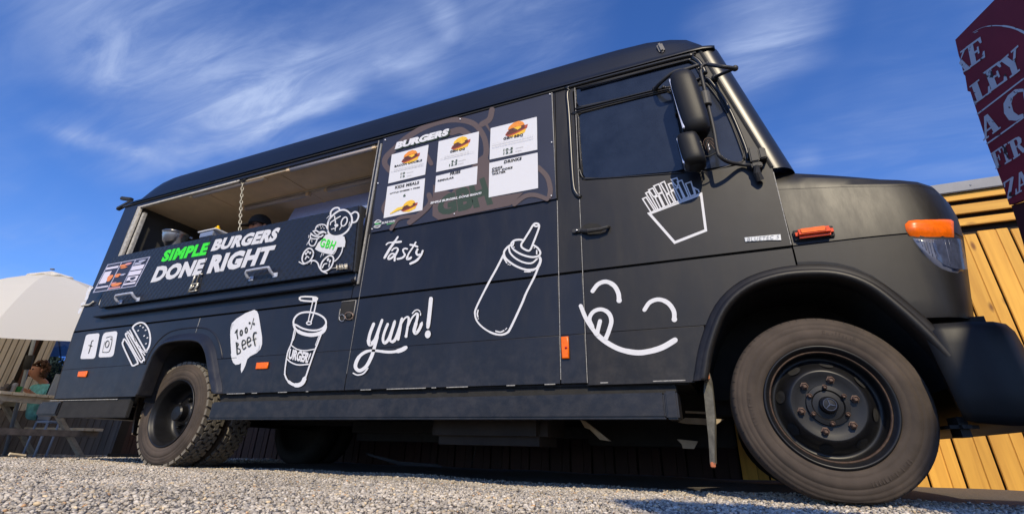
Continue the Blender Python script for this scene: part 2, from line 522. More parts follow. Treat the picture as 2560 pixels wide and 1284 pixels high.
lightedge = mat('worn_bright_edge', (0.30, 0.29, 0.27), 0.6, noise=(120, 0.6, 8))
tyre_m = mat('dusty_tyre_rubber', (0.060, 0.045, 0.035), 0.88, noise=(5, 0.55, 8), bump=(220, 0.25, 0.001))
tread_m = mat('dusty_tread_rubber', (0.17, 0.15, 0.12), 0.92, noise=(60, 0.35, 8), bump=(300, 0.4, 0.001))
rim_m = mat('black_wheel_paint', (0.007, 0.007, 0.008), 0.40, noise=(25, 0.4, 8), spec=0.38)
nut_m = mat('rusty_wheel_nut', (0.12, 0.075, 0.055), 0.6, metal=0.3, noise=(200, 0.5))

# bump of small lozenges for the checker plate
def checker(m):
    t = m.node_tree; b = t.nodes['Principled BSDF']
    tcn = N(t, 'ShaderNodeTexCoord'); mp = N(t, 'ShaderNodeMapping')
    mp.inputs['Rotation'].default_value = (0, math.radians(45), 0)
    v = N(t, 'ShaderNodeTexVoronoi'); v.inputs['Scale'].default_value = 24; v.inputs['Randomness'].default_value = 0.0
    t.links.new(tcn.outputs['Object'], mp.inputs[0])
    sx = N(t, 'ShaderNodeSeparateXYZ'); cx = N(t, 'ShaderNodeCombineXYZ')
    t.links.new(mp.outputs[0], sx.inputs[0]); t.links.new(sx.outputs[0], cx.inputs[0]); t.links.new(sx.outputs[2], cx.inputs[2])
    t.links.new(cx.outputs[0], v.inputs['Vector'])
    bp = N(t, 'ShaderNodeBump'); bp.inputs['Strength'].default_value = 0.6; bp.inputs['Distance'].default_value = 0.008; bp.invert = True
    t.links.new(v.outputs['Distance'], bp.inputs['Height']); t.links.new(bp.outputs[0], b.inputs['Normal'])
checker(tread)

# ------------------------------------------------------------------ the truck
T = empty('food_truck', (-2.6, 1.0, 0), 'matt black burger food truck with its serving hatch open and white doodles on its side', 'food truck')
YS = -0.05          # outer face of the near side
YF = 2.05           # far side
XR = -6.10          # rear
Z0, Z1, Z2, ZT = 0.497, 0.748, 1.098, 2.452

RA = [(-4.70, .455), (-4.690, .54), (-4.678, .70), (-4.655, .82), (-4.58, .895), (-4.45, .915), (-4.25, .912), (-4.12, .885), (-4.02, .81), (-3.94, .70), (-3.875, .60), (-3.83, .54), (-3.79, .455)]   # rear wheel opening
FA = [(-.49, .455), (-.472, .52), (-.43, .65), (-.345, .81), (-.23, .905), (-.09, .945), (.05, .945), (.16, .92), (.25, .86), (.325, .755), (.385, .65), (.43, .55), (.46, .455)]                       # front wheel opening
def arch_pts(a, g, foot=None):
    """points of the opening's edge, moved outwards by g"""
    P = smooth_pts(a, 4); out = []
    for i, p in enumerate(P):
        t = P[min(i + 1, len(P) - 1)] - P[max(i - 1, 0)]; t = t / np.linalg.norm(t)
        out.append((p[0] - t[1] * g, p[1] + t[0] * g))
    return out
def arch(x, a, g=0.0):
    P = arch_pts(a, g); X = np.maximum.accumulate([p[0] for p in P])
    if x <= X[0] or x >= X[-1]: return -1
    return float(np.interp(x, X, [p[1] for p in P]))
def band(x0, x1, zlo, zhi, arches, g=0.0):
    xs = set(np.linspace(x0, x1, 9))
    for a in arches:
        for x, z in arch_pts(a, g):
            if x0 < x < x1: xs.add(round(x, 5))
    xs = sorted(xs)
    polys, cur = [], []
    def bot(x):
        return max([zlo] + [arch(x, a, g) for a in arches])
    for x in xs:
        b = bot(x)
        if b < zhi - 0.004: cur.append((x, b))
        else:
            if len(cur) > 1: polys.append(cur)
            cur = []
    if len(cur) > 1: polys.append(cur)
    return [p + [(q[0], zhi) for q in reversed(p)] for p in polys]

TH = 0.018
def panels(name, x0, x1, z0, z1, arches=(), g=0.0, m=None, parent=T, y=YS):
    r = []
    for L in band(x0, x1, z0, z1, arches, g):
        # drop repeated collinear top points
        n = len(L) // 2
        L = L[:n] + [L[n], L[-1]]
        L = [(x + (0.13 * max(0.0, (1.0 - z) / 0.5) if x < XR + 0.075 else 0.0), z) for x, z in L]
        r.append(plate(name, [L], y, TH, m or paint, parent, 0.0016))
    return r
G = 0.0022
# lower bands, rear to door
for (xa, xb) in ((XR + 0.06, -4.25), (-4.25, -2.63), (-2.63, -1.19), (-1.19, -1.048)):
    panels('side_panel', xa + G, xb - G, Z0, Z1 - 0.0006, [RA], 0.0)
    panels('side_panel', xa + G, xb - G, Z1 + 0.0006, Z2 - 0.006, [RA], 0.0)
HX0, HX1, HZ0, HZ1 = -5.82, -2.70, 1.34, 2.405        # serving opening
panels('side_panel', XR + 0.06 + G, HX1 - G, Z2 + 0.008, HZ0)
panels('side_panel', XR + 0.06, HX0, HZ0 + 0.002, ZT)
panels('side_panel', HX0, HX1, HZ1, ZT)
panels('side_panel', HX1 + G, -1.19 - G, Z2 + 0.008, ZT)
panels('door_pillar', -1.19 + G, -1.048 - G, Z2 + 0.008, ZT, m=paint_front)
# dark skin behind all the seams
back = plate('inner_skin', [[(XR + 0.18, 0.50), (-4.78, 0.50), (-4.76, 0.80), (-4.6, 0.97), (-3.9, 0.97), (-3.74, 0.80), (-3.72, 0.5), (-0.56, 0.48), (-0.5, 0.85), (-0.3, 1.0), (0.0, 1.02), (0.0, 1.56), (-0.235, ZT), (XR + 0.05, ZT)],
                            [(HX0, HZ0), (HX1, HZ0), (HX1, HZ1), (HX0, HZ1)], [(U(1432, 225)[0], 2.42), (-0.28, 2.42), (-0.05, 1.62), (U(1432, 225)[0], 1.62)]],
             YS + 0.019, 0.012, chassis, T, 0.001)
# far side and floor (seen only through the opening or from below)
box('far_side_wall', (XR + 0.2, YF - 0.02, 0.5), (0.0, YF, ZT), paint, T)
box('floor_pan', (XR + 0.2, 0.64, 0.505), (-0.55, YF - 0.02, 0.56), chassis, T)
box('floor_pan', (XR + 0.2, 0.0, 0.505), (-4.80, 0.638, 0.56), chassis, T)
box('floor_pan', (-3.70, 0.0, 0.505), (-0.56, 0.638, 0.56), chassis, T)
box('bulkhead', (-1.15, YS + 0.03, 0.56), (-1.10, YF - 0.02, 2.44), chassis, T)
# rear end with a rounded corner
bm = bmesh.new()
prof = []
for k in range(9):
    a = math.pi / 2 * k / 8
    prof.append((XR + 0.06 - 0.06 * math.sin(a), YS + 0.10 - 0.10 * math.cos(a)))
prof += [(XR - 0.012, 0.3), (XR - 0.02, 1.0), (XR - 0.012, 1.7)]
for k in range(9):
    a = math.pi / 2 * (1 - k / 8)
    prof.append((XR + 0.06 - 0.06 * math.sin(a), YF - 0.10 + 0.10 * math.cos(a)))
zs = [0.497, 0.746, 0.75, 1.096, 1.104, 1.8, 2.452]
grid = [[bm.verts.new((x + 0.13 * max(0.0, (1.0 - z) / 0.5), y, z)) for x, y in prof] for z in zs]
for i in range(len(zs) - 1):
    for j in range(len(prof) - 1):
        bm.faces.new((grid[i][j], grid[i][j + 1], grid[i + 1][j + 1], grid[i + 1][j]))
obj('rear_wall', bm, paint, T, smooth=True)

# wheel arch lips: a raised band round each opening, and the dark wheel housings
def arch_lip(name, a, rows, m, foot):
    """rows: (growth, y) from the inside of the opening outwards"""
    bm = bmesh.new()
    R = [[bm.verts.new((x, y, max(z, foot))) for x, z in arch_pts(a, g)] for g, y in rows]
    for i in range(len(R) - 1):
        for j in range(len(R[0]) - 1):
            bm.faces.new((R[i][j], R[i][j + 1], R[i + 1][j + 1], R[i + 1][j]))
    return obj(name, bm, m, T, smooth=True)
arch_lip('wheel_arch_lip', RA, [(-0.006, 0.03), (-0.014, YS - 0.026), (-0.010, YS - 0.036), (-0.002, YS - 0.038), (0.028, YS - 0.016), (0.036, YS - 0.012), (0.056, YS - 0.001)], paint, Z0)
arch_lip('wheel_arch_lip', RA, [(0.094, YS + 0.002), (0.098, YS - 0.005), (0.105, YS - 0.005), (0.110, YS + 0.002)], paint, 0.75)
for a, y1 in ((RA, 0.62), (FA, 0.55)):
    bm = bmesh.new()
    P = arch_pts(a, 0.012)
    A = [bm.verts.new((x, 0.0, z)) for x, z in P]; B = [bm.verts.new((x, y1, z)) for x, z in P]
    for j in range(len(P) - 1): bm.faces.new((A[j], A[j + 1], B[j + 1], B[j]))
    bm.faces.new(B)
    obj('wheel_housing', bm, chassis, T)

# ---- roof: lofted from cross sections along the truck
def roof_sec(h, inset):
    e = 0.05 * max(0.0, 0.6 - h) if inset > 0.03 and h < 0.6 else 0.0
    s = [(-0.072 + e, 2.455), (-0.074 + e, 2.472), (-0.055 + e * .5, 2.476), (-0.035, 2.482), (-0.028 + inset * .3, 2.482 + 0.05 * h), (-0.01 + inset * .6, 2.482 + 0.15 * h), (0.015 + inset, 2.482 + 0.235 * h),
         (0.07 + inset, 2.482 + 0.295 * h), (0.18 + inset, 2.482 + 0.335 * h), (0.45 + inset, 2.482 + 0.36 * h), (1.0, 2.482 + 0.375 * h)]
    return s + [(2.0 - y, z) for y, z in reversed(s[:-1])]
stations = [(XR - 0.01, 0.02, 0.10), (XR + 0.05, 0.16, 0.09), (XR + 0.12, 0.38, 0.07), (XR + 0.20, 0.60, 0.04), (XR + 0.29, 0.80, 0.02), (XR + 0.42, 0.93, 0.01), (XR + 0.60, 1.0, 0), (-4.5, 1.0, 0), (-3.0, 1.0, 0), (-1.6, 1.0, 0),
            (-0.95, 1.0, 0), (-0.75, 0.99, 0.0), (-0.55, 0.95, 0.0), (-0.40, 0.87, 0.01), (-0.30, 0.74, 0.02), (-0.22, 0.50, 0.04), (-0.17, 0.20, 0.06), (-0.15, 0.02, 0.08)]
bm = bmesh.new()
rows = [[bm.verts.new((x, y, z)) for y, z in roof_sec(h, i)] for x, h, i in stations]
for a, b in zip(rows, rows[1:]):
    for j in range(len(a) - 1): bm.faces.new((a[j], a[j + 1], b[j + 1], b[j]))
bm.faces.new(rows[0]); bm.faces.new(rows[-1][::-1])
roof = obj('roof', bm, roofp, T, smooth=True)
# black drip channel under the gutter
box('drip_rail', (XR + 0.02, YS - 0.012, 2.437), (-0.26, YS + 0.0, 2.4545), rubber, T, 0.003)
# clearance lamp on the roof and the hinge pieces at the rear corner
p = U(1652, 122, -0.02)
bm = bmesh.new()
add_box(bm, (-0.018, -0.018, -0.04), (0.020, 0.02, 0.045), Matrix.Translation(p) @ Matrix.Rotation(math.radians(-12), 4, 'Y'), 0.012)
obj('clearance_lamp', bm, mat('grey_lens', (0.16, 0.15, 0.14), 0.4), T)
for q, rz in ((U(316, 497, 0.0), 15), (U(310, 514, 0.0), -14)):
    bm = bmesh.new()
    add_box(bm, (-0.10, -0.02, -0.02), (0.12, 0.02, 0.018), Matrix.Translation(q) @ Matrix.Rotation(math.radians(rz), 4, 'Y'), 0.006)
    obj('gutter_end', bm, rubber, T)

# ---- cab: windscreen corner lofted over height
def slice_pts(xs, r, xf, n=8):
    """plan outline: side edge -> rounded corner -> gently bowed front"""
    P = [(xs, YS + 0.004)]
    P += [(xs + 0.012, YS + 0.004)]
    for k in range(1, n + 1):
        a = math.pi / 2 * k / n
        P.append((xs + 0.012 + r * math.sin(a), YS + 0.004 + r * 1.2 * (1 - math.cos(a))))
    for y, d in ((0.35, 0.03), (0.7, 0.05), (1.0, 0.055)):
        P.append((xs + 0.012 + r + d, y))
    P += [(x, 2.0 - y) for x, y in reversed(P[:-1])]
    return P
def side_x(z):            # front edge of the door frame
    return U(1748 + (1931 - 1748) * ((2.49 - z) / 0.94), 119 + (416 - 119) * ((2.49 - z) / 0.94))[0]
zl = np.linspace(1.545, 2.485, 9)
bm = bmesh.new(); rows = []
pil_n = 7
for z in zl:
    xs = -0.235 + (2.485 - z) / 0.94 * 0.235
    rows.append([bm.verts.new((x, y, z)) for x, y in slice_pts(xs, 0.10, 0)])
for a, b in zip(rows, rows[1:]):
    for j in range(len(a) - 1): bm.faces.new((a[j], a[j + 1], b[j + 1], b[j]))
pill = obj('windscreen_pillar', bm, mat('glossy_pillar_paint', (0.012, 0.011, 0.010), 0.35, noise=(3, 0.2), spec=0.6), T, smooth=True)
# windscreen: dark glass standing a little proud between the pillars
bm = bmesh.new(); rows = []
for z in np.linspace(1.62, 2.42, 5):
    xs = -0.235 + (2.485 - z) / 0.94 * 0.235
    P = slice_pts(xs, 0.10, 0)[9:-9]
    rows.append([bm.verts.new((x + 0.006, y, z)) for x, y in P])
for a, b in zip(rows, rows[1:]):
    for j in range(len(a) - 1): bm.faces.new((a[j], a[j + 1], b[j + 1], b[j]))
obj('windscreen', bm, glass_dark, T, smooth=True)
# dark gap between door frame and pillar
bm = bmesh.new()
add_tube(bm, [(-0.240, YS + 0.004, 2.47), (-0.005, YS + 0.004, 1.55)], 0.011, 6)
obj('pillar_seal', bm, rubber, T)

# ---- bonnet and front wing: lofted along the truck
ZC = 1.43
def fender_sec(x, ys, zt, zc, zb, inset):
    """(y, z) from the foot up over the bonnet; inset pulls the lower edge in a touch"""
    g = 0.006
    s = [(ys + 0.03, zb), (ys + 0.004, zb + 0.004), (ys + 0.0, zb + 0.03)]
    zz = [z for z in (0.80, 0.95, 1.05) if z > zb + 0.05]
    s2 = []
    pad = [(ys, zb + 0.03 + 0.001 * (k + 1)) for k in range(3 - len(zz))]
    s2 += pad + [(ys, z) for z in zz]
    cr = 1.095 if zb < 1.05 else max(1.095, zb + 0.05)
    s2 += [(ys, cr - 0.009), (ys + g, cr - 0.006), (ys + g, cr + 0.006), (ys, cr + 0.009)]
    s2 += [(ys + 0.006, 1.2), (ys + 0.020, min(1.3, zc - 0.04)), (ys + 0.032, zc - 0.010), (ys + 0.039, zc - 0.004), (ys + 0.040, zc + 0.002), (ys + 0.040, zc + 0.008), (ys + 0.060, (zc * 0.4 + zt * 0.6)), (ys + 0.095, zt - 0.004), (ys + 0.15, zt + 0.006),
           (ys + 0.45, zt + 0.03), (1.0, zt + 0.045)]
    s = s + s2
    return s + [(2.0 - y, z) for y, z in reversed(s[:-1])]
def zb_at(x):
    a = arch(x, FA, 0.04)
    return max(a, 0.715)
st = []
for x in (0.003, 0.05, 0.10, 0.16, 0.22, 0.28, 0.33, 0.38, 0.42, 0.46):
    st.append((x, YS + 0.0 + 0.014 * max(0, (x - 0.2) / 0.26) ** 2, 1.578 - 0.30 * x * 1.0, 1.440 - 0.150 * x))
st += [(0.53, YS + 0.022, 1.425, 1.362), (0.59, YS + 0.042, 1.412, 1.353), (0.65, YS + 0.085, 1.395, 1.340), (0.70, YS + 0.155, 1.345, 1.305), (0.737, YS + 0.265, 1.27, 1.25), (0.757, YS + 0.45, 1.17, 1.15)]
bm = bmesh.new(); rows = []
for x, ys, zt, zc in st:
    sec = fender_sec(x, ys, zt, zc, zb_at(x), 0)
    # the nose leans back towards the top
    rows.append([bm.verts.new((x - 0.22 * max(0.0, min(1.0, (x - 0.42) / 0.3)) * max(0, 1.15 - z) + 0.012 * max(0.0, min(1.0, (x - 0.5) / 0.2)), y, z)) for y, z in sec])
for a, b in zip(rows, rows[1:]):
    for j in range(len(a) - 1): bm.faces.new((a[j], a[j + 1], b[j + 1], b[j]))
bm.faces.new(rows[-1][::-1])
sharpen(bm, 22)
wing = obj('front_wing_and_bonnet', bm, paint_front, T, smooth=True)
wing_bvh = BVHTree.FromPolygons([v.co.copy() for v in wing.data.vertices], [tuple(p.vertices) for p in wing.data.polygons])
def drape(px, py, off=0.004, fallback=-0.02):
    d = Vector(raydir(px, py)).normalized()
    h = wing_bvh.ray_cast(Vector(CAM_C), d)
    if h[0] is None:
        return U(px, py, fallback) - d * 0
    n = h[1]
    if n.dot(d) > 0: n = -n
    return h[0] + n * off
# front arch lip
arch_lip('wheel_arch_lip', FA, [(-0.006, 0.05), (-0.010, YS - 0.010), (-0.002, YS - 0.024), (0.014, YS - 0.028), (0.024, YS - 0.018), (0.030, YS - 0.014), (0.044, YS - 0.012), (0.054, YS - 0.001), (0.058, YS + 0.004)], paint_front, 0.49)

box('far_running_board', (-3.8, 1.99, 0.29), (-0.6, 2.10, 0.44), paint, T, 0.006)
box('far_skirt', (-3.75, 1.95, 0.42), (-0.55, 1.985, 0.52), chassis, T)
# ---- bumper: section swept round the front corner
bp = [(0.40, -0.065, 0.02), (0.45, -0.078, 0.01), (0.55, -0.078, 0), (0.64, -0.05, 0), (0.71, 0.02, 0), (0.755, 0.13, 0), (0.79, 0.35, 0), (0.81, 1.0, 0)]
bp += [(x, 2.0 - y, k) for x, y, k in reversed(bp[:-1])]
bm = bmesh.new(); rows = []
for i, (x, y, k) in enumerate(bp):
    a = bp[max(i - 1, 0)]; b = bp[min(i + 1, len(bp) - 1)]
    t = Vector((b[0] - a[0], b[1] - a[1], 0)).normalized(); n = Vector((t.y, -t.x, 0))    # outward
    if n.dot(Vector((x - 0.2, y - 1.0, 0))) < 0: n = -n
    sec = [(-0.10, 0.345 + k), (-0.02, 0.30 + k), (0.0, 0.335 + k), (0.008, 0.42), (0.004, 0.50), (0.0, 0.60), (-0.006, 0.655), (-0.022, 0.688), (-0.06, 0.695), (-0.14, 0.690)]
    cut = 0.05 * max(0, (0.47 - x) / 0.07)
    rows.append([bm.verts.new(Vector((x - (0.10 * (z - 0.5) if i in (0, len(bp) - 1) else 0), y, 0)) + n * o + Vector((0, 0, z))) for o, z in sec])
for a, b in zip(rows, rows[1:]):
    for j in range(len(a)): bm.faces.new((a[j], a[(j + 1) % len(a)], b[(j + 1) % len(a)], b[j]))
bm.faces.new(rows[0]); bm.faces.new(rows[-1][::-1])
obj('front_bumper', bm, bumperp, T, smooth=True)
bm = bmesh.new()
add_box(bm, (0.385, -0.03, 0.262), (0.475, 0.14, 0.335), None, 0.03)
obj('tow_guard', bm, bumperp, T)
box('bumper_gap_filler', (0.43, 0.05, 0.66), (0.64, 1.98, 0.73), chassis, T)
# ------------------------------------------------------------------ driver's door
C5 = lambda pts, y: [((lambda q: (q[0], q[2]))(U(1380 + a / 2.2935, 80 + b / 2.2935, y))) for a, b in pts]
def c5(a, b, y=YS): return U(1380 + a / 2.2935, 80 + b / 2.2935, y)
panels('front_door_panel', -1.045 + G, -0.3, Z0 - 0.012, Z1 - 0.0006, [FA], 0.045, m=paint_front)
panels('front_door_panel', -1.045 + G, -0.004, Z1 + 0.0006, Z2 - 0.006, [FA], 0.045, m=paint_front)
hole = C5([(118, 345), (135, 322), (755, 160), (812, 168), (850, 205), (905, 300), (1005, 450), (1098, 675), (1108, 735), (1075, 762), (900, 800), (182, 852), (152, 825), (140, 700), (128, 480)], YS)
door_up = plate('front_door', [[(-1.045 + G, Z2 + 0.008), (-0.004, Z2 + 0.008), (-0.004, 1.556), (-0.246, ZT), (-1.045 + G, ZT)], hole], YS, TH, paint_front, T, 0.003)
plate('window_rubber', [C5([(105, 335), (130, 312), (760, 150), (820, 158), (860, 200), (915, 300), (1012, 450), (1108, 675), (1116, 740), (1080, 772), (900, 812), (178, 862), (142, 830)], YS)], YS + 0.0195, 0.006, rubber, T, 0.001)
P1 = [(128, 335), (140, 322), (755, 172), (808, 180), (838, 225), (845, 266), (690, 312), (175, 428), (145, 415), (132, 380)]
P2 = [(150, 485), (170, 462), (655, 340), (690, 352), (705, 400), (762, 788), (195, 840), (172, 805)]
P3 = [(745, 333), (862, 300), (900, 315), (1000, 460), (1088, 680), (1096, 732), (1060, 752), (812, 790), (742, 400)]
for P in (P1, P2, P3):
    bm = bmesh.new(); fr = [bm.verts.new(c5(a, b, YS) + Vector((0, 0.010, 0))) for a, b in P]; bk = [bm.verts.new(v.co + Vector((0, 0.005, 0))) for v in fr]
    bm.faces.new(fr); bm.faces.new(bk[::-1])
    for i in range(len(P)): bm.faces.new((fr[i], fr[(i + 1) % len(P)], bk[(i + 1) % len(P)], bk[i]))
    gl = obj('door_window', bm, glass_dark, T)
    tube('window_frame', [c5(a, b, YS + 0.006) for a, b in smooth_pts(P, 3, True)], 0.0065, trimp, gl, 6, True)
# pressed rims round the window
def rim(pts, r, m=glossp, y=YS - 0.001):
    return tube('pressed_rim', [c5(a, b, y) for a, b in smooth_pts(pts, 5)], r, m, T, 6)
rim([(165, 948), (138, 925), (120, 850), (98, 480), (88, 365), (100, 325), (130, 308), (745, 146), (810, 150), (852, 185), (880, 240)], 0.015)
rim([(842, 215), (835, 190), (790, 165), (740, 172), (160, 325)], 0.007)
rim([(880, 262), (915, 290), (1010, 430), (1105, 650), (1125, 735)], 0.010)
rim([(135, 440), (180, 433), (580, 335), (660, 318)], 0.007)
rim([(140, 470), (150, 455), (640, 334), (668, 336), (690, 360), (712, 480)], 0.006)
rim([(155, 780), (175, 830), (215, 842), (600, 818), (760, 805)], 0.005)
# bright worn hairlines along the seams
def hair(x, z0, z1, w=0.005, y=YS - 0.0015, m=lightedge):
    return plate('worn_edge', [[(x - w / 2, z0), (x + w / 2, z0), (x + w / 2, z1), (x - w / 2, z1)]], y, 0.004, m, T, 0.0005)
hair(-1.0465, Z0, ZT - 0.02, 0.004)
hair(-1.1885, Z0 + 0.02, 1.58, 0.004)
hair(HX1 + 0.004, 1.20, HZ1 + 0.02, 0.008)
hair(-0.0035, Z2 + 0.01, 1.52, 0.004)
hair(-2.631, Z0 + 0.1, 1.58, 0.0025)
hair(-4.25, 0.97, 1.09, 0.004)
for x0, x1 in ((-3.70, -3.52), (-3.45, -3.40), (-3.2, -3.12), (-2.95, -2.93), (-2.5, -2.42), (-2.3, -2.02), (-1.98, -1.95), (-1.88, -1.74), (-1.5, -1.45), (-1.28, -1.22), (-0.98, -0.94), (-0.72, -0.57)):
    plate('worn_sill', [[(x0, Z0 - 0.004), (x1, Z0 - 0.004), (x1, Z0 + 0.001), (x0, Z0 + 0.001)]], YS - 0.0012, 0.004, lightedge, T, 0.0005)
# door handle in its dished recess
plate('handle_recess', [[(lambda q: (q[0], q[2]))(U(1480 + 26 * math.cos(a), 572 + 15 * math.sin(a), YS)) for a in np.linspace(0, 2 * math.pi, 25)[:-1]]], YS - 0.0012, 0.003, chassis, T, 0.0005)
bm = bmesh.new()
add_tube(bm, [U(1452, 577, YS - 0.008), U(1470, 577, YS - 0.03), U(1500, 573, YS - 0.032), U(1518, 568, YS - 0.028), U(1522, 566, YS - 0.004)], [0.012, 0.013, 0.011, 0.010, 0.010], 8)
add_box(bm, (U(1432, 577)[0], YS - 0.016, 1.338), (U(1456, 577)[0], YS, 1.365), None, 0.004)
hd = obj('door_handle', bm, trimp, T, smooth=False)
tube('key_lock', [U(1442, 576, YS - 0.016), U(1442, 576, YS - 0.022)], 0.007, steel, hd, 10)
# engine badge on the front door
bq = [U(*q) for q in ((1861, 594), (1951, 586), (1953.5, 601), (1938, 601), (1929, 600.5), (1863, 605))]
badge = plate('door_badge', [[(q[0], q[2]) for q in bq]], YS - 0.005, 0.005, mat('silver_badge', (0.55, 0.56, 0.55), 0.35, metal=0.3, noise=(80, 0.2)), T, 0.001)
pr = Print(0, 0, 1, lambda x, y: U(x, y, YS - 0.0062))
pr.tline('BLUETEC 5', 1868, 603, 1947, 596, 9, 0.12, 0.0, 1.15)
pr.done('badge_lettering', mat('grey_print', (0.16, 0.18, 0.22), 0.5), badge)

# ------------------------------------------------------------------ lamps
def lens_block(name, px4, y0, depth, m, par=T, bev=0.006):
    """a box lens whose outline on the body was measured at four corners"""
    q = [U(a, b, y0) for a, b in px4]
    return plate(name, [[(v[0], v[2]) for v in q]], y0 - depth, depth, m, par, bev)
marker = lens_block('side_marker_lamp', ((196, 942), (217, 942), (221, 927), (199, 928)), YS, 0.012, amber)
lens_block('side_marker_lamp', ((641, 923), (671, 921), (673, 905), (644, 906)), YS, 0.012, amber)
vm = lens_block('side_marker_lamp', ((1406, 897), (1425, 896), (1422, 841), (1404, 842)), YS, 0.016, amber)
tube('lamp_screw', [U(1415, 868, YS - 0.016), U(1415, 868, YS - 0.019)], 0.007, redp, vm, 10)
# indicator repeater: rounded wedge
bm = bmesh.new()
a, b = U(1989, 598, YS), U(2079, 570, YS)
L0, L1 = a[0] + 0.0, b[0]
add_box(bm, (L0, YS - 0.040, 1.126), (L1, YS, 1.172), None, 0.014)
ind = obj('indicator_repeater', bm, amber_deep, T)
box('indicator_window', (L0 + 0.022, YS - 0.0425, 1.143), (L1 - 0.032, YS - 0.036, 1.169), amber, ind, 0.0025)
box('indicator_base', (L0 - 0.006, YS - 0.012, 1.122), (L1 + 0.004, YS + 0.001, 1.176), rubber, ind, 0.003)

def drape_grid(name, top, bot, rows, m, off, parent, side_off=-0.01):
    """a lens following the wing's surface, between a top and a bottom edge measured with equal counts"""
    n = len(top)
    bm = bmesh.new(); V = []
    for r in range(rows + 1):
        t = r / rows
        V.append([])
        for i in range(n):
            x = top[i][0] * (1 - t) + bot[i][0] * t; y = top[i][1] * (1 - t) + bot[i][1] * t
            e = min(r, rows - r, i, n - 1 - i)
            V[-1].append(bm.verts.new(drape(x, y, off + (0.0 if e > 0 else side_off))))
    for r in range(rows):
        for i in range(n - 1):
            bm.faces.new((V[r][i], V[r][i + 1], V[r + 1][i + 1], V[r + 1][i]))
    return obj(name, bm, m, parent, smooth=True)
K7 = lambda a, b: (2200 + a / 2.79, 440 + b / 2.79)
t_ = [K7(*q) for q in ((172, 338), (200, 312), (250, 306), (330, 304), (410, 302), (465, 302), (494, 304), (508, 318))]
b_ = [K7(*q) for q in ((182, 385), (208, 418), (255, 424), (330, 424), (410, 424), (465, 425), (495, 426), (515, 427))]
lampcase_t = [(x, y - 5) for x, y in t_]; 
head = drape_grid('headlamp_housing', [K7(*q) for q in ((160, 345), (188, 308), (240, 296), (330, 292), (410, 290), (470, 292), (495, 303), (512, 330))],
                  [K7(*q) for q in ((230, 470), (300, 560), (360, 615), (420, 655), (480, 680), (520, 688), (550, 688), (575, 670))], 10, rubber, 0.003, T, -0.004)
drape_grid('amber_lens', t_, b_, 6, amber, 0.013, head, -0.012)
t2 = [K7(*q) for q in ((226, 433), (270, 436), (320, 437), (370, 438), (420, 438), (470, 438), (510, 439), (538, 440))]
b2 = [K7(*q) for q in ((240, 455), (290, 530), (340, 583), (390, 622), (440, 650), (490, 668), (540, 676), (582, 668))]
clear = mat('clear_lamp_glass', (0.13, 0.14, 0.19), 0.22, noise=(12, 0.4), spec=0.6)
cl = drape_grid('clear_lens', t2, b2, 8, clear, 0.012, head, -0.011)
# moulded ribs of the lens
for i in range(12):
    f = 0.08 + i * 0.066
    x0 = t2[0][0] * (1 - f) + t2[-1][0] * f; y0 = t2[0][1] * (1 - f) + t2[-1][1] * f
    k = f * 7; j = min(int(k), 6)
    xb = b2[j][0] * (1 - k + j) + b2[j + 1][0] * (k - j); yb = b2[j][1] * (1 - k + j) + b2[j + 1][1] * (k - j)
    pts = [drape(x0 * (1 - s) + xb * s, (y0 + 5) * (1 - s) + (yb - 12) * s, 0.0125) for s in np.linspace(0, 1, 6)]
    tube('lens_rib', pts, 0.0014, clear, cl if False else head, 5)
refl_t = [K7(*q) for q in ((350, 465), (370, 448), (420, 443), (480, 442), (530, 443), (545, 448))]
refl_b = [K7(*q) for q in ((362, 520), (385, 585), (430, 625), (490, 648), (550, 655), (585, 650))]
drape_grid('lamp_reflector', refl_t, refl_b, 5, mat('dark_reflector', (0.05, 0.06, 0.10), 0.15, noise=(30, 0.4), spec=0.8), 0.0150, head, -0.002)

# ------------------------------------------------------------------ running board and skirts
stepx0, stepx1 = -3.79, -0.612
sb = box('running_board', (stepx0, YS - 0.03, 0.328), (stepx1 - 0.06, YS + 0.12, 0.440), paint, T, 0.008)
box('running_board_end', (stepx1 - 0.058, YS - 0.036, 0.322), (stepx1, YS + 0.12, 0.446), paint, T, 0.008)
box('running_board_flange', (stepx0, YS - 0.036, 0.322), (stepx1 - 0.06, YS - 0.0, 0.330), paint, T, 0.002)
box('running_board_bracket', (stepx0, YS + 0.03, 0.44), (-0.62, YS + 0.10, 0.505), chassis, T)
# rear skirt, step and bumper
box('rear_bumper', (XR - 0.02, YS + 0.0, 0.36), (XR + 0.30, YF, 0.475), paint, T, 0.012)
box('rear_skirt', (XR + 0.30, YS + 0.02, 0.34), (-4.83, YS + 0.05, 0.50), chassis, T, 0.004)
hair_b = plate('bumper_worn_edge', [[(XR + 0.1, 0.482), (-5.0, 0.478), (-5.0, 0.484), (XR + 0.1, 0.488)]], YS + 0.012, 0.004, lightedge, T, 0.0005)
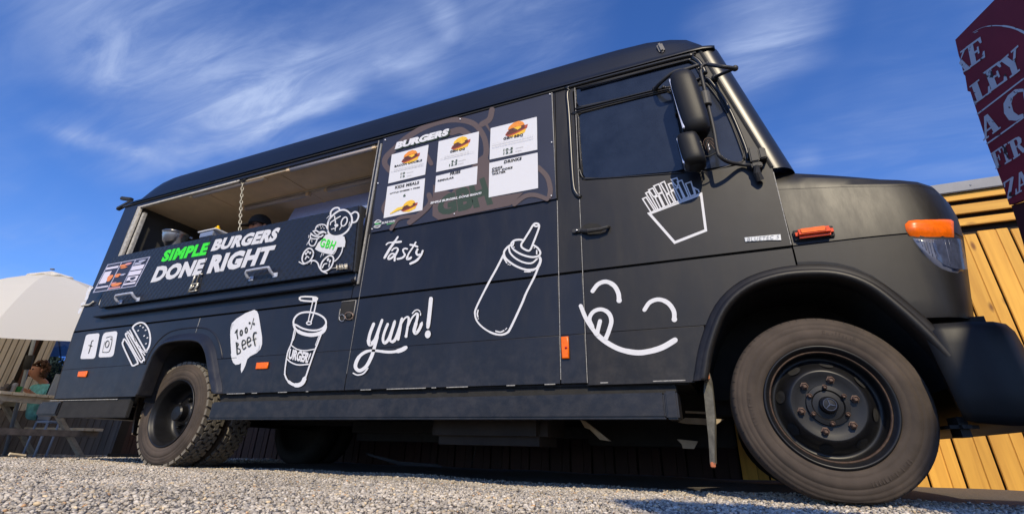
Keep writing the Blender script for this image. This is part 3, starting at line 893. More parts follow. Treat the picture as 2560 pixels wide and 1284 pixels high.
# mud flaps
bm = bmesh.new()
pts = [(-0.470, 0.53), (-0.478, 0.45), (-0.484, 0.34), (-0.494, 0.24), (-0.505, 0.14)]
w = [0.012, 0.020, 0.019, 0.013, 0.010]
vs_ = []
for (x, z), ww in zip(pts, w):
    vs_.append([bm.verts.new((x - ww, 0.005, z)), bm.verts.new((x + ww, -0.015, z)), bm.verts.new((x + ww * 0.6, 0.34, z)), bm.verts.new((x - ww, 0.34, z))])
for a, b in zip(vs_, vs_[1:]):
    for j in range(4): bm.faces.new((a[j], a[(j + 1) % 4], b[(j + 1) % 4], b[j]))
bm.faces.new(vs_[0]); bm.faces.new(vs_[-1][::-1])
mf = obj('front_mud_flap', bm, mat('dusty_flap_rubber', (0.16, 0.15, 0.12), 0.9, noise=(30, 0.4, 8), bump=(80, 0.5, 0.003)), T)
box('flap_end', (-0.512, -0.012, 0.128), (-0.492, 0.02, 0.150), mat('orange_flap_end', (0.5, 0.16, 0.07), 0.8), mf, 0.003)
box('flap_bolt', (-0.480, -0.018, 0.50), (-0.462, 0.006, 0.535), mat('flap_bolt_orange', (0.45, 0.15, 0.05), 0.8), mf, 0.004)
bm = bmesh.new()
P = [U(374, 965, 0.10), U(350, 990, 0.10), U(338, 1040, 0.10), U(332, 1085, 0.10), U(350, 1092, 0.3), U(372, 1040, 0.3), U(384, 990, 0.3), U(392, 962, 0.3)]
V = [bm.verts.new(p) for p in P] + [bm.verts.new(p + Vector((-0.02, 0, 0))) for p in P]
bm.faces.new(V[:8]); bm.faces.new(V[8:][::-1])
for i in range(8): bm.faces.new((V[i], V[(i + 1) % 8], V[8 + (i + 1) % 8], V[8 + i]))
obj('rear_mud_flap', bm, mat('muddy_flap', (0.11, 0.085, 0.06), 0.95, noise=(40, 0.6, 8), bump=(90, 0.8, 0.006)), T)
# fuel filler pocket
fx0, fz0 = U(846, 803)[0], U(846, 803)[2]; fx1, fz1 = U(891, 750)[0], U(891, 750)[2]
pk = plate('filler_pocket', [[(fx0, fz0), (fx1, fz0), (fx1, fz1), (fx0, fz1)]], YS - 0.0012, 0.003, chassis, T, 0.0005)
for L in ([(fx0, fz1), (fx1, fz1)], [(fx1, fz1), (fx1, fz0)], [(fx0, fz1 - 0.05), (fx0, fz0 + 0.01)]):
    tube('pocket_edge', [(L[0][0], YS - 0.003, L[0][1]), (L[1][0], YS - 0.003, L[1][1])], 0.0028, lightedge, pk, 6)
K8 = lambda a, b: U(830 + a / 12.84, 730 + b / 12.84, YS - 0.008)
tube('keyring', [K8(320 + 85 * math.cos(t), 825 + 110 * math.sin(t)) for t in np.linspace(0, 2 * math.pi, 17)[:-1]], 0.0025, steel_dull, pk, 6, True)
tube('keyring', [K8(545 + 135 * math.cos(t) , 760 + 115 * math.sin(t)) for t in np.linspace(0, 2 * math.pi, 17)[:-1]], 0.005, mat('rusty_cap', (0.25, 0.18, 0.14), 0.5, metal=0.5, noise=(200, 0.5)), pk, 6, True)
tube('filler_cap', [K8(545, 760), K8(545, 760) + Vector((0, -0.006, 0))], 0.022, chassis, pk, 14)

# ------------------------------------------------------------------ wheels
R0 = 0.385
def wheel(name, cx, y0, width, steer, kind, label):
    w = bpy.data.objects.new('tmp', None); bpy.data.objects.remove(w)
    Mx = Matrix.Translation((cx, y0, R0)) @ Matrix.Rotation(steer, 4, 'Z')
    seg = 96
    # tyre; profile from bead over the sidewall to the tread and down the far side
    bm = bmesh.new()
    rb = 0.247
    prof = [(rb - 0.012, 0.030), (rb, 0.016), (rb + 0.006, 0.010), (0.262, 0.004), (0.275, -0.001), (0.279, 0.001), (0.283, -0.002), (0.300, -0.004), (0.318, -0.003), (0.320, 0.001), (0.324, -0.001), (0.340, 0.001),
            (0.343, 0.004), (0.347, 0.002), (0.360, 0.008), (0.363, 0.012), (0.368, 0.011), (0.376, 0.022), (0.3815, 0.034), (0.3835, 0.046)]
    far = [(0.384, width / 2), (0.3835, width - 0.046), (0.376, width - 0.022), (0.34, width - 0.001), (0.29, width + 0.002), (rb, width - 0.016)]
    rings = add_lathe(bm, prof + far, seg)
    for k, ring in enumerate(rings):        # squash where it stands on the gravel
        for v in ring:
            if v.co.z < -0.36: v.co.z = -0.36 + (v.co.z + 0.36) * 0.5
    bm.transform(Mx)
    ty = obj('wheel', bm, tyre_m, T, smooth=True)
    ty['label'] = label
    tag_name = ty
    if kind == 'front':      # shallow notches round the shoulder
        bm = bmesh.new()
        for k in range(64):
            th = 2 * math.pi * (k + 0.3 * random.random()) / 64
            t = bmesh.new(); add_tube(t, [(0.369, 0.0125, 0), (0.3762, 0.0222, 0), (0.3812, 0.0335, 0)], 0.0013, 4)
            t.transform(Mx @ Matrix.Rotation(-th, 4, 'Y')); merge(bm, t)
        tag(obj('shoulder_notches', bm, rubber, ty), kind='stuff')
        bm = bmesh.new(); r_ = random.Random(4)          # worn raised marks on the sidewall
        for base_, n_m in ((math.radians(-75), 13), (math.radians(60), 9), (math.radians(170), 11)):
            th = base_
            for k in range(n_m):
                t = bmesh.new(); w_ = r_.choice((0.0022, 0.0030, 0.006)); add_box(t, (0.300, -0.0052, -w_), (0.300 + r_.choice((0.018, 0.018, 0.010)), 0.0, w_), None, 0.0008)
                t.transform(Mx @ Matrix.Rotation(-th, 4, 'Y')); merge(bm, t); th += r_.uniform(0.040, 0.058)
        tag(obj('sidewall_marks', bm, tyre_m, ty), kind='stuff')
    else:
        bm = bmesh.new(); nb = 38
        rowsy = [(0.018, 0.052), (0.058, 0.088), (0.094, 0.124), (0.130, 0.160), (0.166, width - 0.012)]
        for ri, (ya, yb) in enumerate(rowsy):
            for k in range(nb):
                th = 2 * math.pi * (k + 0.5 * (ri % 2)) / nb
                hw = math.pi * 0.385 / nb * 0.74
                t = bmesh.new()
                add_box(t, (0.372, ya, -hw), (0.397 if 0 < ri < 4 else 0.394, yb, hw), None, 0.0)
                for v in t.verts:      # slanted edges
                    v.co.z += (v.co.y - (ya + yb) / 2) * (0.35 if ri % 2 else -0.35)
                t.transform(Mx @ Matrix.Rotation(-th, 4, 'Y')); merge(bm, t)
        tag(obj('tread_blocks', bm, tread_m, ty), kind='stuff')
    # rim
    bm = bmesh.new()
    if kind == 'front':
        add_lathe(bm, [(0.240, 0.034), (0.251, 0.012), (0.252, 0.004), (0.247, -0.001), (0.240, 0.003), (0.236, 0.014), (0.228, 0.020), (0.222, 0.030), (0.218, 0.075), (0.208, 0.092),
                       (0.192, 0.088), (0.175, 0.060), (0.150, 0.034), (0.143, 0.030), (0.139, 0.030), (0.120, 0.036), (0.088, 0.038), (0.0001, 0.038)], 96)
    else:
        add_lathe(bm, [(0.240, 0.034), (0.251, 0.012), (0.252, 0.004), (0.247, 0.0), (0.240, 0.004), (0.236, 0.016), (0.226, 0.024), (0.219, 0.040), (0.212, 0.110), (0.202, 0.150),
                       (0.185, 0.170), (0.150, 0.172), (0.140, 0.150), (0.125, 0.135), (0.09, 0.132), (0.085, 0.110), (0.06, 0.105), (0.0001, 0.105)], 72)
    bm.transform(Mx)
    rm = obj('rim', bm, rim_m, ty, smooth=True)
    if kind == 'front':
        bm = bmesh.new()
        add_lathe(bm, [(0.228, 0.0215), (0.2245, 0.0175), (0.2205, 0.0215), (0.2195, 0.028)], 96)
        bm.transform(Mx); obj('rusty_rim_ring', bm, mat('rusty_rim', (0.055, 0.030, 0.018), 0.7, noise=(60, 0.7, 8)), ty, smooth=True)
        # hand holes round the disc
        for k in range(8):
            a0 = math.pi / 8 + k * math.pi / 4 + 0.18
            bm = bmesh.new()
            R = []
            for j in range(20):
                t = 2 * math.pi * j / 20
                rr = 0.178 + 0.0155 * math.sin(t); aa = a0 + 0.155 * math.cos(t)
                yy = 0.060 + (rr - 0.175) / 0.017 * 0.028
                R.append(bm.verts.new((rr * math.cos(aa), yy - 0.003, rr * math.sin(aa))))
            bm.faces.new(R)
            r2 = bmesh.ops.inset_region(bm, faces=bm.faces[:], thickness=0.003, depth=-0.006)
            bm.transform(Mx); obj('hand_hole', bm, chassis, ty)
        for n_, rr, sz, ph in ((6, 0.109, 0.0135, 0.22), (6, 0.074, 0.0095, 0.50)):
            for k in range(n_):
                a0 = ph + 2 * math.pi * k / n_ + (0.0)
                c = Vector((rr * math.cos(a0), 0, rr * math.sin(a0)))
                bm = bmesh.new()
                add_lathe(bm, [(sz * 1.25, 0.036), (sz * 1.25, 0.030), (sz, 0.029), (sz, 0.014), (sz * 0.62, 0.009), (sz * 0.55, 0.013), (0.0001, 0.013)], 6 if n_ == 6 and sz > 0.01 else 10, centre=c)
                bm.transform(Mx); obj('wheel_nut' if sz > 0.01 else 'hub_bolt', bm, nut_m, ty)
        bm = bmesh.new()
        add_lathe(bm, [(0.084, 0.036), (0.082, 0.026), (0.064, 0.024), (0.058, 0.030), (0.036, 0.028), (0.034, 0.004), (0.026, -0.004), (0.0001, -0.006)], 40)
        bm.transform(Mx); hub = obj('hub_cap', bm, rim_m, ty, smooth=False)
        bm = bmesh.new()
        add_lathe(bm, [(0.0265, -0.002), (0.0255, -0.0075), (0.0235, -0.0075), (0.0228, -0.003)], 32)
        for k in range(3):
            t = bmesh.new(); add_box(t, (0, -0.0085, -0.0026), (0.0245, -0.004, 0.0026))
            for v in t.verts:
                if v.co.x > 0.01: v.co.z *= 0.25
            t.transform(Matrix.Rotation(-(math.pi / 2 + 0.25 + k * 2 * math.pi / 3), 4, 'Y')); merge(bm, t)
        bm.transform(Mx); obj('three_pointed_emblem', bm, mat('worn_chrome', (0.10, 0.10, 0.12), 0.3, metal=0.8), ty)
    else:
        for k in range(6):
            a0 = 0.3 + 2 * math.pi * k / 6
            c = Vector((0.105 * math.cos(a0), 0, 0.105 * math.sin(a0)))
            bm = bmesh.new()
            add_lathe(bm, [(0.016, 0.135), (0.014, 0.105), (0.009, 0.098), (0.0001, 0.098)], 6, centre=c)
            bm.transform(Mx); obj('wheel_nut', bm, rim_m, ty)
        bm = bmesh.new()
        add_lathe(bm, [(0.062, 0.11), (0.060, 0.055), (0.05, 0.045), (0.0001, 0.042)], 28)
        bm.transform(Mx); obj('hub_cap', bm, rim_m, ty, smooth=False)
    return ty
RWX = -4.467
wheel('wheel', 0.0, 0.0, 0.215, 0.057, 'front', 'front wheel on the near side')
wheel('wheel', RWX, 0.08, 0.205, 0.0, 'rear', 'outer rear wheel with blocky tread')
wheel('wheel', RWX, 0.08 + 0.245, 0.205, 0.0, 'rear', 'inner rear wheel beside the outer one')
# wheels of the far side, plain because only slivers show
for cx, y0 in ((0.0, 1.80), (-4.6, 1.55), (-4.6, 1.79)):
    bm = bmesh.new()
    add_lathe(bm, [(0.0001, 0.05), (0.24, 0.05), (0.25, 0.0), (0.34, 0.0), (0.385, 0.04), (0.385, 0.17), (0.34, 0.21), (0.25, 0.21), (0.0001, 0.18)], 40, centre=(cx, y0, R0 - 0.02))
    ft = obj('wheel', bm, rubber, T, smooth=True); ft['label'] = 'wheel on the far side'

# ------------------------------------------------------------------ what hangs under the floor
def under(name, lo, hi, m=chassis, bev=0.01): return box(name, lo, hi, m, T, bev)
under('chassis_rail', (-5.9, 0.62, 0.38), (0.5, 0.70, 0.52)); under('chassis_rail', (-5.9, 1.32, 0.38), (0.5, 1.40, 0.52))
under('rear_axle', (-4.70, 0.5, 0.32), (-4.50, 1.6, 0.46)); under('front_axle', (-0.07, 0.25, 0.28), (0.07, 1.8, 0.38))
under('fuel_tank', (-2.1, 0.14, 0.20), (-1.35, 0.55, 0.44), mat('dusty_tank', (0.028, 0.021, 0.016), 0.8, noise=(10, 0.4)), 0.05)
under('exhaust_box', (-3.3, 0.8, 0.22), (-2.3, 1.15, 0.42), chassis, 0.06)
under('gearbox', (-1.3, 0.85, 0.22), (-0.4, 1.2, 0.5))
under('engine_sump', (-0.3, 0.75, 0.25), (0.5, 1.3, 0.6))
tube('drive_shaft', [(-1.3, 1.02, 0.38), (-4.5, 1.02, 0.38)], 0.045, chassis, T, 10)
tan = mat('lit_patch_tan', (0.42, 0.34, 0.23), 0.85, noise=(20, 0.2))  # tan plates added for lit patches under the truck; light is in their colour
for pts_, y in (([(1450, 1048), (1464, 1052), (1527, 1102), (1500, 1098), (1474, 1072), (1462, 1068)], 0.35), ([(1692, 1097), (1705, 1098), (1745, 1102), (1735, 1121), (1707, 1120), (1704, 1109)], 0.42),
                ([(1713, 1026), (1786, 1029), (1785, 1034), (1713, 1031)], 0.42), ([(1695, 1054), (1713, 1043), (1811, 1047), (1788, 1062), (1713, 1058)], 0.44)):
    q = [U(a, b, y) for a, b in pts_]
    plate('lit_patch_plate', [[(v[0], v[2]) for v in q]], y, 0.02, tan, T, 0.001)
bm = bmesh.new()
for i in range(3):
    add_tube(bm, [U(915 + 5 * i, 1132 + 3 * i, 0.5), U(1000, 1154 + 3 * i, 0.5), U(1090, 1160 + 2 * i, 0.5), U(1105, 1166, 0.5)], 0.004, 6)
add_tube(bm, [U(1191, 1106, 0.5), U(1188, 1130, 0.5), U(1178, 1160, 0.5)], 0.003, 6)
obj('hanging_cable', bm, rubber, T)

# ------------------------------------------------------------------ mirrors on their arm
MK = lambda a, b, y: U(1620 + a / 3.378, 100 + b / 3.378, y)
ma = empty('mirror_arm', MK(470, 560, -0.27), None, None); ma.parent = T; ma.matrix_parent_inverse = world_of(T).inverted()
del_keys = [k for k in ('label', 'category') if k in ma]
for k in del_keys: del ma[k]
def arm(name, pts, r, m=trimp, seg=9):
    return tube(name, [Vector(p) for p in smooth_pts(pts, 5)], r, m, ma, seg)
ym = -0.17
arm('tube_arm', [MK(505, 205, ym), MK(465, 215, ym), MK(443, 255, ym), MK(460, 340, ym), MK(485, 450, ym), MK(520, 600, ym), MK(560, 780, ym), MK(585, 930, ym), MK(610, 985, ym - 0.0), MK(680, 1030, ym + 0.04), MK(800, 1052, ym + 0.10), MK(925, 1062, -0.10)], 0.0105)
arm('upper_arm', [MK(500, 207, ym), MK(620, 225, -0.25), MK(735, 240, -0.22)], 0.011)
arm('upper_strut', [MK(735, 240, -0.22), MK(640, 280, -0.14), MK(560, 318, -0.062)], 0.010)
arm('window_strut', [MK(60, 412, -0.062), MK(120, 350, -0.14), MK(215, 275, ym), MK(320, 250, ym), MK(430, 212, ym)], [0.012] * 21)
for a, b, y, r in ((735, 240, -0.22, 0.018), (565, 322, -0.058, 0.022), (62, 415, -0.056, 0.02), (500, 200, ym, 0.012), (130, 402, -0.056, 0.012)):
    bm = bmesh.new(); bmesh.ops.create_icosphere(bm, subdivisions=2, radius=r, matrix=Matrix.Translation(MK(a, b, y)))
    obj('arm_joint', bm, trimp, ma, smooth=True)
# clamp
bm = bmesh.new()
c_ = MK(487, 502, ym)
add_lathe(bm, [(0.001, -0.046), (0.025, -0.046), (0.028, -0.042), (0.028, 0.042), (0.025, 0.046), (0.001, 0.046)], 16, axis='z')
add_box(bm, (-0.055, -0.012, -0.046), (0.01, 0.03, 0.046), None, 0.006)
bm.transform(Matrix.Translation(c_)); obj('mirror_clamp', bm, mat('grey_clamp', (0.07, 0.068, 0.062), 0.6), ma, smooth=False)
def mirror_head(name, x0, x1, z0, z1, y, tilt, r):
    """rounded case, its cover bulging forward; the glass faces the rear"""
    bm = bmesh.new()
    w, h = x1 - x0, z1 - z0
    nz, na = 12, 20
    rows = []
    for i in range(nz + 1):
        t = i / nz; z = z0 + h * t
        e = 1 - abs(2 * t - 1) ** 5
        sc = 0.55 + 0.45 * e ** 0.5 if e > 0 else 0.55
        row = []
        for k in range(na):
            a = 2 * math.pi * k / na
            c, s = math.cos(a), math.sin(a)
            px = w / 2 * math.copysign(abs(c) ** 0.62, c) * sc
            py = 0.075 * math.copysign(abs(s) ** 0.75, s) * sc
            row.append(bm.verts.new(((x0 + x1) / 2 + px - (t - 0.5) * h * tilt, y + py, z)))
        rows.append(row)
    for a, b in zip(rows, rows[1:]):
        for k in range(na): bm.faces.new((a[k], a[(k + 1) % na], b[(k + 1) % na], b[k]))
    bm.faces.new(rows[0][::-1]); bm.faces.new(rows[-1])
    h_ = obj(name, bm, bumperp, ma, smooth=True)
    for f in h_.data.polygons:
        if len(f.vertices) > 4: f.use_smooth = False
    bm = bmesh.new()
    add_box(bm, (x0 + 0.004, y - 0.045, z0 + 0.10 * h), (x0 + 0.02, y + 0.045, z1 - 0.10 * h), Matrix.Translation(((x0 + x1) / 2, 0, (z0 + z1) / 2)) @ Matrix.Rotation(-tilt * 0.9, 4, 'Y') @ Matrix.Translation((-(x0 + x1) / 2, 0, -(z0 + z1) / 2)), 0.004)
    obj('mirror_glass', bm, steel, ma)
q0, q1 = MK(205, 300, -0.170), MK(440, 300, -0.170)
zt, zb = MK(280, 275, -0.18)[2], MK(380, 775, -0.22)[2]
xa, xb = MK(222, 500, -0.170)[0], MK(470, 520, -0.170)[0]
mirror_head('upper_mirror', xa, xb, zb, zt, -0.170, 0.10, 0.04)
zt2, zb2 = MK(380, 800, -0.170)[2], MK(400, 1075, -0.18)[2]
xa2, xb2 = MK(262, 930, -0.170)[0], MK(470, 940, -0.170)[0]
mirror_head('lower_mirror', xa2, xb2, zb2, zt2, -0.170, 0.10, 0.04)
# wires of the lower mirror
for k in range(5):
    a0 = 460 + 12 * k
    pts = [MK(a0, 900 + 14 * k, -0.170), MK(480 + 10 * k, 840 + 8 * k, -0.18), MK(530, 830 + 12 * k, -0.1705), MK(575, 870 + 16 * k, ym)]
    arm('wire', pts, 0.0022, rubber if k % 2 else nut_m, 5)
arm('wire', [MK(450, 960, -0.170), MK(500, 985, -0.170), MK(560, 960, -0.1705), MK(600, 925, ym)], 0.004, rubber, 6)
arm('mirror_stub', [MK(505, 870, -0.170), MK(520, 935, -0.170)], 0.006, steel_dull, 6)
# foot on the door
bm = bmesh.new()
for lo, hi in (((870, 905), (915, 1050)), ((945, 920), (985, 1020)), ((880, 1040), (960, 1100))):
    a, b = MK(lo[0], hi[1], -0.08), MK(hi[0], lo[1], -0.08)
    add_box(bm, (a[0], -0.105, a[2]), (b[0], YS + 0.002, b[2]), None, 0.006)
add_tube(bm, [MK(915, 1060, -0.105), MK(920, 1120, -0.09), MK(950, 1185, -0.07)], [0.014, 0.018, 0.020], 10)
obj('mirror_foot', bm, trimp, ma)
# ------------------------------------------------------------------ serving hatch, hinged at its foot and leaning out on a chain
FB, FT = (-0.085, 1.25), (-0.150, 1.86)
_u = Vector((0, FT[0] - FB[0], FT[1] - FB[1])).normalized()
FN = Vector((0, -_u.z, _u.y))                   # outward normal of the flap
FP = Vector((-4, FB[0], FB[1]))
def FL(px, py): return onplane(px, py, FP, FN)
def frame_of(p):                                # (x, height along the flap)
    return (p[0], (p - FP).dot(_u))
bl, br, tr, tl = FL(239, 767), FL(872, 681), FL(906, 511), FL(288, 641)
x0, x1 = (bl[0] + tl[0]) / 2, (br[0] + tr[0]) / 2
h0, h1 = min(frame_of(bl)[1], frame_of(br)[1]), max(frame_of(tl)[1], frame_of(tr)[1])
h0 = (frame_of(bl)[1] + frame_of(br)[1]) / 2; h1 = (frame_of(tl)[1] + frame_of(tr)[1]) / 2
FLM = Matrix(((1, 0, 0, 0), (0, _u.y, FN.y, FP.y), (0, _u.z, FN.z, FP.z), (0, 0, 0, 1)))   # local (x, h, out) -> world
# det check: x, u, n must be right handed or mirrored; faces are recalculated anyway
def flap_box(name, lo, hi, m, par, bev=0.0):
    bm = bmesh.new(); add_box(bm, lo, hi, None, bev); bm.transform(FLM)
    return obj(name, bm, m, par)
xm = frame_of(FL(545, 620))[0]
xm = FL(512, 660)[0]
hatch = flap_box('serving_hatch', (x0, h0, -0.035), (x1, h1, 0.0), tread, T, 0.004)
flap_box('hatch_side_rail', (x1 + 0.001, h0 - 0.01, -0.05), (x1 + 0.020, h1, -0.004), trimp, hatch, 0.004)
flap_box('hatch_split', (xm - 0.003, h0, 0.0003), (xm + 0.003, h1, 0.0018), rubber, hatch)
box('hatch_hinge_rail', (x0 - 0.02, YS - 0.052, 1.205), (x1 + 0.02, YS - 0.002, 1.232), paint, T, 0.006)
box('hatch_prop', (x1 + 0.03, YS - 0.012, 1.20), (x1 + 0.045, YS + 0.0, 2.38), lightedge, T, 0.002)
def S2(px, py): return FL(px, py)
pr = lambda ox, oy, s, lift=0.0015: Print(ox, oy, s, FL, out=FN, lift=lift)
k = pr(200, 300, 2.568)
k.text('SIMPLE', (518, 912), (806, 866), (838, 782), (550, 836), 0.06, 1.10)
k.done('lettering', greenp, hatch)
k = pr(200, 300, 2.568)
k.text('BURGERS', (838, 843), (1252, 778), (1294, 686), (872, 766), 0.06, 1.06)
k.text('DONE', (452, 1044), (772, 992), (820, 884), (498, 940), 0.06, 1.06)
k.text('RIGHT', (812, 988), (1212, 920), (1262, 800), (856, 866), 0.06, 1.08)
k.done('lettering', whitep, hatch)
# teddy bear in a shirt holding a burger
k = pr(730, 490, 5.581)
k.stroke([(500, 400), (520, 330), (580, 260), (660, 205), (740, 195), (808, 240), (838, 310), (825, 400), (770, 490), (690, 545), (600, 560), (530, 535), (500, 480)], 24, True)
k.stroke([(540, 290), (545, 220), (590, 172), (650, 165), (672, 205)], 22)
k.stroke([(835, 248), (880, 222), (922, 240), (930, 290), (900, 352), (842, 375)], 22)
k.stroke([(598, 282), (612, 378)], 17); k.stroke([(680, 284), (620, 318), (575, 350), (545, 372), (540, 405)], [16, 15, 10])
k.ring(735, 358, 36, 66, 18, 24); k.stroke([(698, 420), (685, 445), (668, 472)], [10, 5])
k.dot(627, 411, 28, 22); k.stroke([(620, 430), (612, 452), (590, 455), (560, 466)], 13); k.stroke([(612, 452), (612, 485)], 12)
k.fill([(478, 540), (510, 532), (600, 576), (700, 548), (742, 572), (756, 640), (746, 712), (650, 716), (622, 750), (572, 820), (470, 802), (380, 772), (330, 742), (376, 652), (440, 600)])
k.stroke([(720, 712), (700, 790), (655, 865), (605, 912)], 15); k.stroke([(638, 735), (612, 785), (588, 818)], 10)
k.stroke([(240, 735), (290, 748), (312, 805), (282, 880), (222, 942), (170, 930), (155, 870), (182, 790)], 20, True)
k.dot(207, 808, 15, 18, 20); k.dot(236, 782, 15, 18, 20); k.dot(268, 796, 14, 18, 20); k.stroke([(200, 882), (222, 845), (250, 862)], 16)
k.stroke([(520, 842), (575, 842), (595, 890), (568, 980), (515, 1035), (440, 1050), (415, 1000), (442, 915)], 21, True)
k.dot(518, 890, 14, 24, 25); k.dot(545, 912, 13, 22, 25); k.stroke([(440, 1003), (465, 955), (500, 945)], 17); k.stroke([(540, 945), (532, 990)], 12)
k.stroke([(118, 922), (180, 952), (260, 916), (330, 905), (378, 940), (400, 1000), (440, 1050), (508, 1080)], [16, 20, 20, 16])
k.stroke([(345, 470), (370, 422), (430, 402), (488, 416), (508, 460)], 16)
k.stroke([(318, 498), (360, 490), (400, 512), (450, 500), (492, 522)], 20); k.stroke([(330, 515), (372, 548), (420, 528), (480, 505)], 14)
for q in ((385, 440), (418, 430), (452, 434), (470, 458), (430, 458)): k.dot(q[0], q[1], 9, 6)
k.stroke([(290, 530), (330, 562), (420, 575), (455, 552)], 20); k.stroke([(290, 540), (282, 582), (330, 606), (400, 598)], 15)
k.stroke([(284, 595), (262, 655), (290, 700), (340, 692), (378, 615)], 16); k.stroke([(305, 610), (305, 650)], 8)
for q in (((545, 290), (510, 325)), ((450, 805), (425, 860)), ((475, 812), (462, 840)), ((835, 375), (822, 432)), ((880, 350), (872, 385)), ((270, 560), (262, 598)), ((255, 660), (240, 695)), ((330, 770), (335, 805)), ((315, 925), (300, 960))):
    k.stroke([q[0], q[1]], [10, 5], sm=0)
k.done('bear_drawing', whitep, hatch)
k = pr(730, 490, 5.581, 0.012)
k.lift = 0.0125
k.text('GBH', (398, 706), (588, 752), (638, 634), (434, 588), 0.015, 1.12)
k.done('lettering', greenp, hatch)
k.lift = 0.0125
# poster with small food pictures
K = lambda u, v: (200 + (205 + (895 - 205) * u + ((445 - 205) + (240 - 240) * u) * v) / 6.42, 600 + (845 + (740 - 845) * u + (390 - 845) * v + 0.0) / 6.42)
def quad_uv(p, u0, v0, u1, v1):
    blq, brq, trq, tlq = (np.array(q) for q in ((205, 845), (895, 740), (1135, 262), (445, 390)))
    f = lambda u, v: (1 - u) * (1 - v) * blq + u * (1 - v) * brq + u * v * trq + (1 - u) * v * tlq
    return [f(u0, v0), f(u1, v0), f(u1, v1), f(u0, v1)]
k = pr(200, 600, 6.42)
ms = [mat('poster_grey', srgb(176, 178, 200), 0.5), mat('poster_dark', srgb(58, 60, 76), 0.5), mat('poster_white', srgb(225, 220, 235), 0.5), mat('poster_orange', srgb(235, 140, 80), 0.5), mat('poster_navy', srgb(48, 50, 70), 0.5), mat('poster_pink', srgb(215, 150, 150), 0.5)]
def pq(ci, *a): k.cur = ci; k.fill(quad_uv(k, *a))
pq(0, 0, 0, 1, 1)
for c in range(3): pq(4, 0.025 + c * 0.325, 0.03, 0.325 + c * 0.325, 0.97)
for a in ((2, .03, .80, .31, .88), (2, .04, .30, .20, .72), (2, .03, .14, .31, .19), (1, .03, .05, .31, .11), (1, .03, .88, .31, .95), (2, .68, .60, .96, .75), (2, .68, .42, .96, .57), (2, .70, .20, .95, .38), (2, .68, .10, .96, .16), (0, .70, .78, .86, .86), (5, .36, .04, .63, .09)): pq(*a)
blq = quad_uv(k, 0, 0, 1, 1)
def uvp(u, v): return quad_uv(k, u, v, u, v)[0]
def blob(ci, u, v, ru, rv, n=12):
    k.cur = ci
    k.fill([uvp(u + ru * math.cos(a) * (1 + 0.25 * math.sin(3 * a)), v + rv * math.sin(a) * (1 + 0.2 * math.cos(2 * a))) for a in np.linspace(0, 2 * math.pi, n + 1)[:-1]])
for a in ((3, .25, .45, .06, .14), (3, .44, .84, .09, .05), (5, .54, .87, .07, .05), (3, .47, .76, .08, .03), (3, .42, .50, .06, .08), (0, .54, .50, .06, .04), (3, .50, .17, .12, .07), (5, .42, .24, .06, .03), (1, .84, .30, .06, .06), (1, .76, .22, .05, .03), (0, .86, .88, .08, .05)):
    blob(*a)
for a in ((1, .68, .575, .96, .583), (1, .68, .395, .96, .402)): pq(*a)
k.done('menu_poster', ms, hatch)
# handles
def hatch_handle(px0, py0, px1, py1):
    a, b = frame_of(FL(px0, py0)), frame_of(FL(px1, py1))
    bm = bmesh.new()
    w = b[0] - a[0]; h = (a[1] + b[1]) / 2
    ht = 0.030
    P = [(a[0] + 0.006, h - 0.05, 0.0), (a[0] + 0.003, h - 0.048, 0.025), (a[0], h - 0.02, 0.045), (a[0] + 0.01, h - 0.004, 0.050), (a[0] + 0.03, h, 0.050), (b[0] - 0.02, h, 0.050), (b[0], h - 0.006, 0.048), (b[0] + 0.004, h - 0.03, 0.03), (b[0] + 0.012, h - 0.055, 0.0)]
    add_tube(bm, smooth_pts(P, 3), 0.011, 8)
    for x in (a[0] + 0.006, b[0] + 0.02): add_box(bm, (x - 0.02, h - 0.07, 0.0), (x + 0.03, h - 0.035, 0.006), None, 0.002)
    bm.transform(FLM)
    return obj('pull_handle', bm, mat_handle, hatch, smooth=False)
mat_handle = mat('handle_steel', (0.60, 0.62, 0.68), 0.38, metal=0.35, noise=(60, 0.15))
hatch_handle(629, 679, 685, 673)
hatch_handle(304, 740, 345, 735)
# catches
def catch(pts, name='hatch_catch'):
    bm = bmesh.new()
    for P, r in pts:
        add_tube(bm, [FLM @ Vector((frame_of(FL(*p))[0], frame_of(FL(*p))[1], o)) for p, o in P], r, 6)
    return obj(name, bm, zinc, hatch, smooth=True)
B9 = lambda a, b: (460 + a / 9.846, 640 + b / 9.846)
catch([([(B9(310, 480), .012), (B9(235, 690), .012)], 0.008), ([(B9(490, 450), .012), (B9(430, 450), .016), (B9(345, 650), .012)], 0.007),
       ([(B9(230, 700), .010), (B9(150, 880), .010)], 0.009), ([(B9(380, 690), .010), (B9(290, 850), .010)], 0.010), ([(B9(300, 740), .018), (B9(200, 830), .018)], 0.007), ([(B9(140, 885), .01), (B9(340, 850), .01)], 0.006), ([(B9(230, 695), .014), (B9(400, 680), .014)], 0.006)])
Bb = lambda a, b: (730 + a / 5.581, 490 + b / 5.581)
catch([([(Bb(525, 1020), .008), (Bb(635, 1000), .008)], 0.003)] + [([(Bb(640, 985 + 22 * j), .012), (Bb(785, 962 + 22 * j), .012)], 0.004) for j in range(3)] + [([(Bb(x, 965 - (x - 640) * .1), .016), (Bb(x + 5, 1040 - (x - 640) * .1), .016)], 0.005) for x in (645, 690, 720, 760, 785)])
